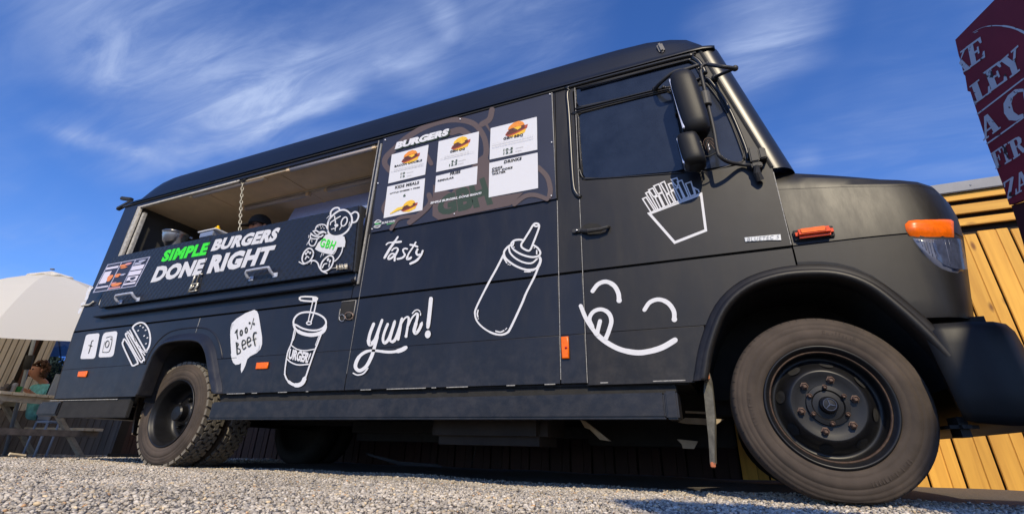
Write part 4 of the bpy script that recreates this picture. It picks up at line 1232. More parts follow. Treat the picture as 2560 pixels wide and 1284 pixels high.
# chain from the header to the hatch
bm = bmesh.new()
ctop = U(607, 452, -0.02); cbot = FLM @ Vector((frame_of(FL(597, 572))[0], h1 + 0.004, -0.012))
n = 15
for i in range(n):
    p = ctop.lerp(cbot, (i + 0.5) / n) + Vector((0, 0, -0.012 * math.sin(math.pi * i / n)))
    d = (cbot - ctop).normalized()
    q = d.to_track_quat('Z', 'Y').to_matrix().to_4x4()
    L = (cbot - ctop).length / n * 0.66
    pts = [(0.0105 * math.cos(t), 0, L * math.sin(t)) for t in np.linspace(0, 2 * math.pi, 11)[:-1]]
    t = bmesh.new(); add_tube(t, pts, 0.0040, 5, True)
    t.transform(Matrix.Translation(p) @ q @ Matrix.Rotation(math.pi / 2 * (i % 2) + 0.5, 4, 'Z')); merge(bm, t)
obj('hatch_chain', bm, mat('pale_chain', (0.52, 0.48, 0.36), 0.5, metal=0.2), hatch, smooth=True)
bm = bmesh.new()
for dx, dz, rx in ((-0.05, 0.0, 0.05), (0.03, 0.01, 0.04), (0.0, -0.02, 0.03), (0.05, -0.012, 0.03), (-0.02, 0.02, 0.05)):
    add_tube(bm, [ctop + Vector((dx - rx, -0.01, dz + 0.01)), ctop + Vector((dx, -0.025, dz)), ctop + Vector((dx + rx, -0.008, dz + 0.012))], 0.008, 6)
obj('chain_hook', bm, rubber, T)

# ------------------------------------------------------------------ opening trim and the room inside
jx = HX0
plate('opening_jamb', [[(HX0 - 0.005, 1.345), (HX0 + 0.045, 1.345), (HX0 + 0.045, HZ1), (HX0 - 0.005, HZ1)]], YS + 0.004, 0.03, jamb, T, 0.003)
box('opening_jamb_inner', (HX0 + 0.048, YS + 0.04, 1.3), (HX0 + 0.085, YS + 0.075, HZ1 - 0.06), jamb, T, 0.004)
box('opening_header', (HX0, YS + 0.002, HZ1 - 0.016), (U(600, 442)[0], YS + 0.03, HZ1 + 0.002), mat('pale_header_edge', (0.56, 0.52, 0.45), 0.6, noise=(30, 0.25)), T, 0.002)
box('opening_header', (U(612, 440)[0], YS + 0.02, HZ1 - 0.022), (HX1, YS + 0.055, HZ1), cream, T, 0.002)
box('opening_sill', (HX0, YS + 0.005, HZ0 - 0.01), (HX1, YS + 0.10, HZ0 + 0.02), steel_dull, T, 0.003)
CZ = 2.425
box('ceiling_panel', (XR + 0.20, YS + 0.03, CZ), (-1.15, YF - 0.02, CZ + 0.015), cream, T)
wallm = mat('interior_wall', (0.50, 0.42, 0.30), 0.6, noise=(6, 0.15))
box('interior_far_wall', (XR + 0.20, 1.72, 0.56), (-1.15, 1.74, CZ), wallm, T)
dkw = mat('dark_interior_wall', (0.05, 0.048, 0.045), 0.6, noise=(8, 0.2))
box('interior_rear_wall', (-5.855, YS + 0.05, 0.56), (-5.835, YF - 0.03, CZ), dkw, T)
box('interior_partition', (HX1 + 0.02, YS + 0.05, 0.56), (HX1 + 0.035, 0.5, CZ), wallm, T)
box('interior_shelf', (XR + 0.30, 1.25, 2.12), (-3.2, 1.72, 2.145), wallm, T)
# ceiling seams, battens and conduit
for x in (-4.9, -3.9): box('ceiling_strip', (x - 0.02, YS + 0.06, CZ - 0.006), (x + 0.02, 1.7, CZ + 0.001), cream, T, 0.002)
tubew = mat('tube_light_cover', (0.52, 0.46, 0.44), 0.4)
def on_ceiling(px, py, z=CZ - 0.03):
    d = raydir(px, py); t = (z - CAM_C[2]) / d[2]; return Vector(CAM_C + d * t)
for (a, b) in (((663, 444), (480, 490)), ((724, 425), (944, 374)), ((771, 486), (610, 522)), ((817, 476), (934, 448))):
    A, B = on_ceiling(*a), on_ceiling(*b)
    B.y = A.y
    tl_ = tube('tube_light', [A, B], 0.022, tubew, T, 10)
    for q in (A, B):
        s_ = 1 if q is A else -1
        box('tube_light_cap', (q.x - 0.02, q.y - 0.022, q.z - 0.022), (q.x + 0.02, q.y + 0.022, CZ), cream, tl_, 0.004)
A = on_ceiling(610, 515, CZ - 0.01); tube('conduit', [A, Vector((-2.75, A.y, A.z))], 0.008, wallm, T, 6)
A = on_ceiling(771, 480, CZ - 0.01); B = on_ceiling(812, 470, CZ - 0.015); tube('conduit', smooth_pts([A, (A + B) / 2 + Vector((0, 0, -0.015)), B], 4), 0.004, wallm, T, 5)
# extraction hood
yh = 0.62
q = [U(745, 506, yh), U(931, 466, yh), U(924, 560, yh), U(690, 600, yh)]
hood = plate('extraction_hood', [[(v[0], v[2]) for v in q]], yh, 0.5, mat('sky_tinted_steel', (0.42, 0.52, 0.95), 0.5, metal=0.0, noise=(60, 0.1)), T, 0.004)  # steel hood; the blue sky it reflects is put into its base colour
tube('hood_grip', [U(836, 483, yh - 0.01), U(838, 481, yh - 0.04), U(860, 476, yh - 0.04), U(863, 479, yh - 0.01)], 0.006, whitep, hood, 6)
# steel edge leaning at the rear wall
bm = bmesh.new(); add_tube(bm, [U(405, 567, 0.30), U(450, 583, 0.42), U(481, 596, 0.50)], [0.003, 0.010, 0.012], 6)
obj('shelf_edge', bm, mat('blue_steel_edge', (0.45, 0.52, 0.72), 0.4), T)

# ------------------------------------------------------------------ vinyl drawings on the side
def vp(ox, oy, s): return Print(ox, oy, s, lambda x, y: U(x, y, YS), lift=0.0012)
# social media squares
k = vp(180, 740, 4.938)
k.fill([(205, 469), (318, 457), (335, 460), (341, 476), (292, 735), (283, 757), (262, 770), (118, 773), (107, 765), (109, 745), (170, 500), (182, 480)])
k.fill([(420, 446), (535, 431), (555, 436), (562, 455), (520, 705), (508, 733), (480, 748), (350, 754), (333, 746), (333, 725), (378, 495), (395, 462)])
sq = k.done('square_logo_stickers', whitep, T)
k = vp(180, 740, 4.938); k.lift = 0.002
k.stroke([(265, 545), (248, 556), (238, 590), (224, 650), (208, 702)], 12); k.stroke([(212, 606), (252, 616)], 10, sm=0); k.dot(238, 612, 12, 11)
k.stroke([(428, 512), (470, 498), (500, 498)], 7); k.stroke([(500, 498), (497, 570), (472, 665), (445, 690), (382, 690)], 7)
k.stroke([(412, 560), (392, 640), (382, 690)], 3)
k.ring(442, 590, 22, 42, 8, 15); k.dot(488, 528, 7)
k.done('logo_marks', darkp, sq)
k = vp(180, 740, 4.938)      # tilted burger
k.stroke([(905, 668), (770, 428), (752, 385), (790, 345), (850, 325), (905, 345), (950, 420), (968, 520), (955, 610), (925, 665)], 20, True, 4)
for q in ((845, 363), (880, 384), (912, 418), (820, 424), (895, 488), (935, 512), (918, 585)): k.dot(q[0], q[1], 13, 7, -35)
k.stroke([(718, 420), (742, 470), (752, 510), (790, 540), (800, 590), (840, 620), (852, 668), (888, 700), (905, 725)], 15)
k.stroke([(735, 440), (795, 560), (770, 500), (850, 640), (905, 690)], 9)
k.stroke([(690, 460), (715, 462), (888, 752), (880, 790), (842, 793), (678, 500)], 19, True, 4)
k.stroke([(700, 480), (860, 770)], 14, sm=0)
k.stroke([(640, 560), (672, 545), (815, 800), (800, 840), (758, 856), (735, 820), (638, 610)], 19, True, 4)
k.done('burger_drawing', whitep, T)
# speech bubble
k = vp(540, 720, 4.587)
k.fill([(440, 247), (470, 262), (488, 300), (505, 400), (530, 560), (530, 640), (510, 700), (470, 740), (395, 778), (360, 812), (340, 880), (315, 935), (292, 970), (285, 930), (290, 855), (262, 872), (225, 876), (198, 852), (182, 810), (172, 760), (176, 745), (170, 640), (165, 540), (168, 450), (185, 400), (235, 350), (340, 285)], 0)
bub = k.done('speech_bubble_sticker', whitep, T)
k = vp(540, 720, 4.587); k.lift = 0.002
k.stroke([(222, 512), (245, 478), (242, 520), (252, 578)], 15); k.ring(293, 512, 12, 30, 16, 5); k.ring(350, 482, 12, 30, 15, 5)
k.stroke([(438, 345), (402, 470)], 8, sm=0); k.dot(390, 400, 12, 14); k.dot(440, 410, 12, 14)
k.stroke([(238, 625), (244, 690), (248, 752)], 16); k.stroke([(238, 622), (262, 640), (246, 680), (280, 700), (282, 735), (250, 755)], 12)
k.stroke([(312, 652), (345, 628), (336, 598), (312, 602), (305, 650), (322, 698), (350, 676)], 12)
k.stroke([(372, 620), (405, 596), (396, 566), (372, 570), (365, 618), (382, 668), (410, 644)], 12)
k.stroke([(470, 508), (446, 515), (436, 560), (448, 610), (456, 652)], 15); k.stroke([(430, 594), (470, 574)], 9, sm=0)
k.stroke([(180, 470), (190, 430), (212, 408)], 3); k.stroke([(472, 722), (500, 700), (510, 650)], 3)
k.done('bubble_lettering', darkp, bub)
# drink cup
k = vp(540, 720, 4.587)
k.stroke([(980, 98), (1148, 105), (1152, 140), (1120, 150), (975, 138)], 19, True, 3)
k.stroke([(1112, 152), (1085, 260), (1060, 378)], 12); k.stroke([(1152, 160), (1128, 270), (1092, 385)], 15)
k.fill([(1108, 105), (1158, 105), (1160, 160), (1110, 155)])
k.ring(1070, 400, 27, 17, 14)
k.stroke([(893, 405), (905, 345), (955, 295), (1030, 275), (1110, 280), (1190, 305), (1250, 350), (1266, 405), (1235, 450), (1170, 480), (1085, 482), (1000, 462), (930, 425)], 20, True)
k.stroke([(896, 420), (915, 465), (980, 512), (1080, 535), (1170, 525), (1235, 490), (1262, 425)], [26, 40, 44, 42, 30])
k.stroke([(908, 470), (880, 600), (862, 655), (826, 745), (797, 930), (797, 1000)], 15); k.stroke([(925, 480), (905, 560), (892, 600)], 8)
k.stroke([(1212, 530), (1170, 640), (1130, 740), (1082, 880), (1032, 1030)], 17); k.stroke([(1190, 545), (1165, 610), (1148, 655)], 8)
k.stroke([(797, 985), (825, 1050), (880, 1096), (945, 1112), (1000, 1085), (1032, 1020)], [18, 34, 48, 46, 24])
k.stroke([(868, 652), (940, 700), (1030, 716), (1140, 700)], 13); k.stroke([(828, 815), (880, 855), (960, 880), (1070, 872)], 15)
k.text('URGER!', (838, 812), (1062, 862), (1108, 745), (860, 692), 0.05)
k.done('cup_drawing', whitep, T)
# tasty
k = vp(945, 575, 12.84)
k.stroke([(640, 220), (540, 370), (380, 600), (210, 890)], [56, 76, 78, 66]); k.stroke([(270, 470), (340, 412), (500, 395), (640, 385), (745, 372)], [44, 66, 62])
k.stroke([(455, 660), (520, 592), (610, 575), (650, 620), (610, 720), (555, 830), (540, 980)], [46, 62, 62]); k.stroke([(545, 770), (450, 760), (355, 850), (350, 930), (440, 900), (530, 820)], [50, 66, 66])
k.stroke([(950, 610), (880, 595), (812, 640), (840, 730), (875, 800), (810, 880), (720, 915), (640, 930)], [50, 62, 66])
k.stroke([(1225, 400), (1130, 560), (1000, 760), (945, 920), (1020, 925), (1080, 880)], [50, 72, 60]); k.stroke([(1055, 480), (1170, 500), (1280, 540)], 62)
k.stroke([(1285, 625), (1245, 730), (1290, 805), (1360, 790)], 66); k.stroke([(1455, 675), (1390, 830), (1250, 990), (1060, 1085)], [60, 74, 74])
k.done('tasty_lettering', whitep, T)
# yum!
k = vp(880, 730, 5.836)
k.stroke([(318, 462), (268, 590), (245, 700), (265, 762), (330, 700), (400, 520), (442, 405)], [44, 54, 40, 34])
k.stroke([(430, 430), (380, 620), (330, 800), (290, 930), (210, 1080), (110, 1142), (52, 1080), (100, 950), (200, 870), (320, 850), (540, 872), (700, 850), (790, 805)], [30, 46, 50, 50, 52, 52, 44, 36, 40, 62, 50])
k.stroke([(525, 465), (475, 590), (455, 690), (480, 740), (540, 680), (600, 520), (628, 425)], [38, 44, 34])
k.stroke([(622, 440), (585, 590), (560, 690), (590, 722), (640, 680), (700, 520), (735, 385)], [34, 44, 34]); k.stroke([(730, 395), (705, 560), (680, 690)], 36)
k.stroke([(715, 480), (770, 390), (820, 360), (835, 400), (815, 520), (795, 645)], [24, 34, 44]); k.stroke([(825, 500), (880, 380), (940, 318), (965, 340), (940, 460), (915, 560), (940, 600), (990, 540), (1030, 440)], [24, 38, 50, 44, 20])
k.stroke([(1160, 98), (1140, 300), (1115, 515)], [56, 44]); k.dot(1115, 615, 42, 58, 8)
k.stroke([(890, 312), (930, 270), (975, 262), (1002, 288)], 16); k.stroke([(1010, 310), (1010, 338)], 16, sm=0); k.stroke([(32, 1182), (95, 1208), (180, 1185), (248, 1105)], [20, 22, 12])
k.done('yum_lettering', whitep, T)
# sauce bottle
k = vp(1180, 540, 4.014)
k.stroke([(322, 378), (250, 520), (175, 655), (100, 800), (45, 915), (30, 975), (50, 1050), (115, 1120), (205, 1172), (290, 1188), (350, 1170), (388, 1120), (500, 880), (545, 770), (622, 618), (655, 540), (682, 470), (688, 435), (676, 408)], [20, 18, 16, 20, 22, 20, 26, 22])
k.stroke([(385, 292), (345, 325), (322, 370), (345, 430), (440, 500), (550, 538), (640, 528), (675, 480)], 20)
k.stroke([(372, 315), (385, 370), (440, 425), (520, 465), (600, 472), (655, 430)], 17)
k.stroke([(520, 243), (470, 238), (420, 250), (395, 290), (430, 345), (510, 390), (600, 412), (665, 402), (688, 370), (665, 325), (618, 292)], 19)
k.stroke([(520, 248), (575, 160), (618, 90), (650, 76), (675, 92), (668, 140), (612, 285), (588, 338), (560, 348), (505, 318), (497, 285)], 19, True)
k.stroke([(620, 95), (645, 105), (670, 100)], 18)
for q in (((318, 415), (352, 470)), ((532, 560), (588, 560)), ((66, 945), (58, 985), (64, 1010)), ((245, 1155), (290, 1165), (325, 1150)), ((425, 268), (415, 300)), ((655, 350), (655, 385))): k.stroke(list(q), 14, sm=3)
for q in ((370, 488), (388, 494), (608, 556), (625, 550), (70, 1032), (345, 1138), (355, 1128), (430, 318), (632, 325)): k.dot(q[0], q[1], 6)
k.done('sauce_bottle_drawing', whitep, T)
# fries in a box
k = vp(1590, 430, 6.76)
k.stroke([(225, 702), (1100, 372), (1180, 985), (655, 1190)], 44, True, 0)
def fry(P, w=22): k.stroke(P, w, True, 0)
for P in ([(112, 455), (172, 428), (318, 655), (262, 690)], [(165, 358), (212, 335), (372, 625), (345, 640)], [(215, 305), (285, 275), (350, 395), (300, 420)], [(300, 240), (385, 205), (445, 340), (372, 372)],
          [(322, 432), (380, 405), (468, 600), (420, 622)], [(385, 375), (450, 355), (555, 565), (490, 590)], [(412, 195), (480, 165), (560, 350), (520, 375)], [(515, 385), (560, 375), (650, 520), (590, 552)],
          [(548, 210), (610, 190), (655, 280), (600, 320)], [(590, 335), (645, 320), (722, 495), (675, 515)], [(600, 135), (690, 105), (720, 170), (700, 260), (640, 200)], [(665, 285), (735, 265), (812, 460), (762, 480)],
          [(700, 170), (775, 145), (895, 425), (835, 450)], [(838, 205), (930, 172), (995, 385), (925, 415)]):
    fry(P)
k.stroke([(960, 262), (1055, 310), (1068, 350)], 20, sm=0); k.stroke([(985, 290), (1010, 385)], 20, sm=0)
k.done('fries_drawing', whitep, T)
# smiling face licking its lips
k = vp(1380, 560, 1.774)
k.stroke([(180, 297), (205, 266), (240, 255), (275, 272), (294, 305), (298, 338)], [18, 20, 24])
k.stroke([(410, 380), (435, 346), (475, 334), (515, 350), (540, 385), (543, 422)], [18, 20, 25])
k.stroke([(128, 363), (158, 430), (212, 500), (290, 550), (370, 569), (430, 564), (490, 546), (546, 514)], [18, 22, 24, 25, 24])
k.stroke([(180, 455), (167, 420), (185, 388), (220, 378), (252, 395), (264, 430), (252, 475), (240, 505)], [17, 19, 21])
k.stroke([(214, 430), (206, 462), (200, 490)], [18, 15])
k.done('smiling_face_drawing', whitep, T)
# letters that run on round the rear corner
k = Print(190, 700, 12.84, lambda x, y: U(x, y, YS + 0.02), lift=0.03)
def rear_stroke(pts, w):
    bm = bmesh.new()
# white scraps of the rear lettering seen at the corner
kk = Print(190, 700, 12.84, lambda x, y: U(x, y, YS), lift=0.0012)
kk.stroke([(455, 225), (400, 320), (370, 400), (360, 520), (320, 610)], [60, 90, 80]); kk.stroke([(545, 235), (470, 300), (430, 340)], [36, 60]); kk.stroke([(270, 730), (190, 770)], 70)
kk.stroke([(170, 930), (100, 1040)], [90, 70])
kk.done('rear_lettering', whitep, T)
catch_ = tube('rear_catch', smooth_pts([U(190 + a / 12.84, 700 + b / 12.84, YS - 0.012) for a, b in ((200, 820), (300, 800), (420, 790), (500, 735), (565, 685))], 4), 0.009, mat('pale_catch', (0.6, 0.56, 0.46), 0.5), T, 7)

# ------------------------------------------------------------------ menu board
YB = YS - 0.012
C3 = lambda a, b: U(900 + a / 3.057, 200 + b / 3.057, YB)
bc = [C3(*q) for q in ((178, 446), (1467, 98), (1500, 905), (84, 1166))]
board_m = mat('menu_board_print', (0.030, 0.031, 0.045), 0.38, noise=(4, 0.1))
board = plate('menu_board', [[(v[0], v[2]) for v in (bc[3], bc[2], bc[1], bc[0])]], YB, 0.010, board_m, T, 0.001)
def bp_(lift=0.001): return Print(900, 200, 3.057, lambda x, y: U(x, y, YB), lift=lift, step=0.00012)
brown = mat('brown_board_art', (0.105, 0.074, 0.066), 0.5)
dgreen = mat('dark_green_print', (0.035, 0.055, 0.030), 0.5)
navy = mat('board_navy', (0.026, 0.027, 0.040), 0.5)
k = bp_(0.0008)
k.stroke([(225, 690), (190, 640), (200, 590), (260, 530), (360, 440), (520, 350), (700, 305), (860, 330), (940, 420), (965, 520), (955, 600), (925, 670)], 42)
k.stroke([(1010, 228), (990, 300), (930, 340)], 42); k.stroke([(960, 330), (1000, 400)], [24, 8]); k.stroke([(700, 400), (770, 385), (830, 420)], 50); k.stroke([(500, 560), (545, 640)], 34)
k.fill([(905, 600), (960, 560), (1000, 640), (990, 900), (1250, 860), (1150, 960), (760, 1040), (600, 1070), (555, 1040), (560, 800), (700, 860)])
k.stroke([(1365, 670), (1430, 740), (1455, 830), (1450, 890)], 38); k.stroke([(1180, 950), (1260, 890), (1340, 880), (1430, 910)], 34)
k.stroke([(200, 1030), (180, 980), (220, 900)], 30); k.stroke([(380, 1090), (480, 1010), (540, 940), (530, 880)], 40); k.stroke([(240, 1140), (300, 1060), (420, 1040)], 26)
k.done('board_artwork', brown, board)
k = bp_(0.0032)
k.text('GBH', (590, 1045), (1020, 950), (950, 740), (600, 905), 0.06)
k.done('board_lettering', dgreen, board)
cards = [((245, 572), (525, 497), (500, 725), (217, 793)), ((212, 816), (498, 752), (479, 996), (182, 1057)), ((603, 471), (910, 396), (900, 638), (583, 706)),
         ((583, 736), (900, 659), (893, 798), (573, 861)), ((1000, 371), (1352, 284), (1357, 535), (992, 611)), ((990, 636), (1358, 557), (1363, 828), (985, 899))]
card_m = mat('white_card', (0.70, 0.70, 0.72), 0.45)
black = mat('black_print', (0.02, 0.02, 0.02), 0.5)
greyp = mat('pale_grey_print', (0.42, 0.42, 0.43), 0.5)
gtext = mat('green_price_print', (0.035, 0.075, 0.035), 0.5)
buns = [mat('toasted_bun', (0.80, 0.27, 0.03), 0.5, noise=(60, 0.25)), mat('yellow_bun', (0.85, 0.50, 0.03), 0.5, noise=(60, 0.2)), mat('beef_print', (0.12, 0.035, 0.015), 0.5, noise=(150, 0.6)), mat('bacon_print', (0.42, 0.07, 0.03), 0.5, noise=(150, 0.4)), mat('chips_print', (0.85, 0.58, 0.06), 0.5)]
CO = []
for c in cards:
    q = [C3(*p) for p in c]
    CO.append(plate('menu_card', [[(v[0], v[2]) for v in (q[3], q[2], q[1], q[0])]], YB - 0.004, 0.003, card_m, board, 0.0006))
def burger_pic(cx, cy, w, top, kids=False):
    k = bp_(0.0052); sl = -0.24
    def E(x, y): return (cx + x * w, cy + (x * sl + y * 0.84) * w)
    k.cur = 1; k.fill([E(-.33, .28), E(-.30, .12), E(.28, .04), (E(.38, .12)), E(.33, .26), E(.0, .38)])
    k.cur = 3; k.fill([E(-.42, .18), E(-.34, .04), E(-.1, .08), E(.2, -.05), E(.45, -.08), E(.42, .08), E(.2, .16), E(-.05, .24), E(-.3, .28)])
    k.cur = 2; k.fill([E(-.40, .20), E(-.28, .0), E(.0, .02), E(.30, -.02), E(.36, .06), E(.1, .13), E(-.2, .20)])
    k.cur = 2; k.fill([E(-.30, .0), E(-.1, -.10), E(.3, -.12), E(.35, -.02), E(0, .0)])
    k.cur = 1; k.fill([E(-.10, -.06), E(.18, -.10), E(.20, .0), E(.06, .07), E(-.02, .0)])
    k.cur = top; k.fill([E(-.32, -.02), E(-.27, -.16), E(-.1, -.29), E(.1, -.32), E(.26, -.24), E(.33, -.10), E(.2, -.08), E(-.05, -.08)])
    if kids:
        k.cur = 4
        for j in range(7): k.stroke([E(-.95 + .07 * j, .22 - .02 * j), E(-.55 + .04 * j, -.02 + .05 * (j % 3))], 9, sm=0)
    return k.done('burger_picture', buns, board)
burger_pic(388, 587, 165, 0); burger_pic(770, 484, 172, 1); burger_pic(1195, 375, 200, 0); burger_pic(378, 962, 148, 1, True)
k = bp_(0.0064)
k.tline('BURGERS', 276, 542, 682, 434, 54, 0.32, 0.075)
k.done('board_lettering', dgreen, board)
k = bp_(0.0070)
k.tline('BURGERS', 268, 535, 672, 427, 56, 0.32, 0.07)
k.tline('SIMPLE BURGERS, DONE RIGHT!', 540, 952, 928, 876, 18, 0.3, 0.04)
k.tline('BUNS HUN', 170, 1104, 270, 1086, 17, 0.2, 0.03)
k.stroke([(118, 1090), (140, 1073), (165, 1080)], 6); k.stroke([(114, 1093), (166, 1088)], 5, sm=0); k.stroke([(115, 1118), (165, 1110)], 5, sm=0); k.stroke([(112, 1128), (140, 1130), (160, 1120)], 6)
for q in ((198, 461), (770, 303), (1455, 113), (1468, 480), (1466, 887), (726, 1025), (98, 1140), (143, 792)): k.dot(q[0], q[1], 5)
tag(k.done('board_lettering', whitep, board), kind='stuff')
k = bp_(0.0072)
k.tline('GET', 118, 1110, 165, 1101, 15, 0.1, 0.03); k.tline('BURGER CO.', 210, 1109, 268, 1097, 8, 0.1, 0.02)
k.done('board_lettering', mat('mint_print', (0.15, 0.65, 0.22), 0.5), board)
k = bp_(0.0056)
for s, a, b, c, d, h in (('BACON DOUBLE', 266, 672, 476, 624, 16), ('KIDS MEALS', 270, 836, 453, 797, 22), ('LITTLE CHEESE + FRIES', 232, 876, 460, 827, 10), ('GBH OG', 690, 561, 803, 537, 17), ('FRIES', 690, 733, 769, 714, 22),
                         ('REGULAR', 597, 782, 720, 754, 14), ('GBH BBQ', 1097, 463, 1247, 431, 19), ('DRINKS', 1102, 643, 1236, 614, 22), ('COKE', 1010, 692, 1089, 675, 15), ('DIET COKE', 1010, 712, 1167, 679, 15), ('WATER', 1010, 733, 1116, 710, 15)):
    k.tline(s, a, b, c, d, h * 1.08, 0.15, 0.045, 1.1)
k.done('menu_lettering', black, board)
k = bp_(0.0056)
for s, a, b, c, d, h in (('10', 313, 729, 344, 721, 15), ('13', 312, 752, 341, 745, 14), ('6', 332, 897, 349, 893, 19), ('9.5', 700, 639, 744, 628, 17), ('12.5', 683, 665, 742, 651, 17), ('10.5', 1098, 550, 1167, 535, 17), ('13.5', 1098, 575, 1166, 560, 17)):
    k.tline(s, a, b, c + 3, d, h * 1.15, 0.1, 0.035, 1.1)
k.done('menu_prices', gtext, board)
k = bp_(0.0056)
for s, a, b, c, d, h in (('double', 360, 717, 410, 706, 8), ('triple', 360, 741, 395, 733, 8), ('double', 755, 627, 810, 614, 9), ('triple', 752, 650, 795, 640, 9), ('double', 1192, 530, 1250, 517, 9), ('triple', 1190, 553, 1237, 543, 9)):
    k.tline(s, a, b, c, d, h, 0.1, 0.0)
rr = random.Random(3)
for (x0_, y0_, x1_, y1_, n_) in ((262, 690, 490, 640, 2), (240, 706, 490, 655, 1), (650, 590, 840, 545, 2), (618, 610, 880, 552, 1), (1015, 500, 1330, 430, 2), (1018, 516, 1330, 445, 1)):
    for j in range(n_):
        x = x0_
        while x < x1_:
            w_ = rr.uniform(8, 26); f0 = (x - x0_) / (x1_ - x0_); f1 = min((x + w_ - x0_) / (x1_ - x0_), 1)
            k.stroke([(x, y0_ + (y1_ - y0_) * f0 + 11 * j), (x0_ + (x1_ - x0_) * f1, y0_ + (y1_ - y0_) * f1 + 11 * j)], 1.8, sm=0, caps=False)
            x += w_ + 4
k.done('menu_small_print', greyp, board)
tube('board_edge', [C3(1467, 98) + Vector((0, -0.002, 0)), C3(1500, 905) + Vector((0, -0.002, 0))], 0.0028, lightedge, board, 6)
# ------------------------------------------------------------------ ground
def gz(x, y):
    s = np.clip((-np.asarray(x, float) - 6.0) / 3.0, 0, 1); s = s * s * (3 - 2 * s)
    w = 0.006 * np.sin(x * 2.1 + 1.0) * np.sin(y * 2.7) + 0.004 * np.sin(x * 5.3 + y * 3.1)
    near = np.clip((30 - np.abs(x) - np.abs(y)) / 20, 0, 1)
    return -0.055 * s + w * near
gravel_base = mat('gravel_bed', (0.12, 0.105, 0.09), 0.95, noise=(90, 0.45, 8), bump=(160, 1.0, 0.01))
xs_ = np.concatenate(([-500, -60, -25], np.arange(-14, 5.01, 0.07), [12, 60, 500]))
ys_ = np.concatenate(([-500, -60, -12], np.arange(-3.6, 5.01, 0.07), [12, 60, 500]))
X_, Y_ = np.meshgrid(xs_, ys_, indexing='ij')
Z_ = gz(X_, Y_)
nx, ny = X_.shape
V_ = np.stack([X_, Y_, Z_], -1).reshape(-1, 3)
idx = np.arange(nx * ny).reshape(nx, ny)
F_ = np.stack([idx[:-1, :-1], idx[1:, :-1], idx[1:, 1:], idx[:-1, 1:]], -1).reshape(-1, 4)
def np_mesh(name, V, F):
    me = bpy.data.meshes.new(name)
    me.vertices.add(len(V)); me.vertices.foreach_set('co', np.asarray(V, np.float32).ravel())
    k = F.shape[1]
    me.loops.add(F.size); me.loops.foreach_set('vertex_index', F.astype(np.int32).ravel())
    me.polygons.add(len(F)); me.polygons.foreach_set('loop_start', np.arange(0, F.size, k, dtype=np.int32)); me.polygons.foreach_set('loop_total', np.full(len(F), k, np.int32))
    me.update(calc_edges=True)
    return me
tag(link('ground', np_mesh('ground', V_, F_), gravel_base, None, True), kind='structure')

# loose stones: real geometry, coloured stone by stone
def stones(n, xr, yr, size, seed, keep=None):
    r = np.random.default_rng(seed)
    x = r.uniform(*xr, n); y = r.uniform(*yr, n)
    P = np.stack([x, y, gz(x, y)], -1)
    q = (P - CAM_C) @ CM
    ok = q[:, 1] > 0.3
    px = 1280 + CAM_F * 2560 * q[:, 0] / np.where(ok, q[:, 1], 1); py = CY - CAM_F * 2560 * q[:, 2] / np.where(ok, q[:, 1], 1)
    m = ok & (px > -160) & (px < 2720) & (py < 1420)
    if keep is not None: m &= keep(x, y, r)
    P = P[m]; n = len(P)
    s = size[0] * (size[1] / size[0]) ** (r.random(n) ** 1.4)
    t = bmesh.new(); bmesh.ops.create_icosphere(t, subdivisions=1, radius=1.0)
    B = np.array([v.co[:] for v in t.verts]); F = np.array([[v.index for v in f.verts] for f in t.faces]); t.free()
    jit = 1 + r.uniform(-0.28, 0.28, (n, len(B), 1))
    ax = np.stack([r.uniform(0.75, 1.35, n), r.uniform(0.6, 1.05, n), r.uniform(0.42, 0.8, n)], -1)
    L = B[None] * jit * ax[:, None, :] * s[:, None, None] * 0.5
    a, b = r.uniform(0, 2 * np.pi, n), r.normal(0, 0.45, n)
    ca, sa, cb, sb = np.cos(a), np.sin(a), np.cos(b), np.sin(b)
    x1 = L[..., 0]; y1 = L[..., 1] * cb[:, None] - L[..., 2] * sb[:, None]; z1 = L[..., 1] * sb[:, None] + L[..., 2] * cb[:, None]
    L = np.stack([x1 * ca[:, None] - y1 * sa[:, None], x1 * sa[:, None] + y1 * ca[:, None], z1], -1)
    L += (P + np.stack([0 * s, 0 * s, s * 0.16 * r.uniform(0.2, 1.8, n)], -1))[:, None, :]
    FF = (F[None] + (np.arange(n) * len(B))[:, None, None]).reshape(-1, 3)
    pal = np.array((1.34, 1.29, 1.20)) * np.array([(.36, .33, .29), (.42, .385, .335), (.29, .265, .235), (.47, .44, .40), (.24, .23, .22), (.34, .29, .22), (.10, .10, .11), (.40, .25, .14), (.52, .42, .28)])
    pr_ = np.array([.22, .2, .17, .13, .12, .07, .05, .012, .028]); pr_ /= pr_.sum()
    c = pal[r.choice(len(pal), n, p=pr_)] * r.uniform(0.72, 1.2, (n, 1)) * (0.95 + 0.16 * np.sin(P[:, :1] * 2.3 + 2 * np.sin(P[:, 1:2] * 3.1)) * np.sin(P[:, 1:2] * 4.7 + P[:, :1]))
    col = np.concatenate([np.repeat(c, len(B), 0), np.ones((n * len(B), 1))], 1)
    return L.reshape(-1, 3), FF, col
parts_ = []
parts_.append(stones(190000, (-6.5, 2.6), (-1.9, 0.65), (0.005, 0.019), 1, lambda x, y, r: r.random(len(x)) < np.where(y > 0.45, 0.5, 1.0)))
parts_.append(stones(26000, (-10.4, -4.9), (-2.2, 3.2), (0.010, 0.026), 2))
Vv, Ff, Cc, o_ = [], [], [], 0
for v, f, c in parts_:
    Vv.append(v); Ff.append(f + o_); Cc.append(c); o_ += len(v)
me = np_mesh('gravel', np.concatenate(Vv), np.concatenate(Ff))
ca_ = me.color_attributes.new('stone', 'FLOAT_COLOR', 'POINT')
ca_.data.foreach_set('color', np.concatenate(Cc).astype(np.float32).ravel())
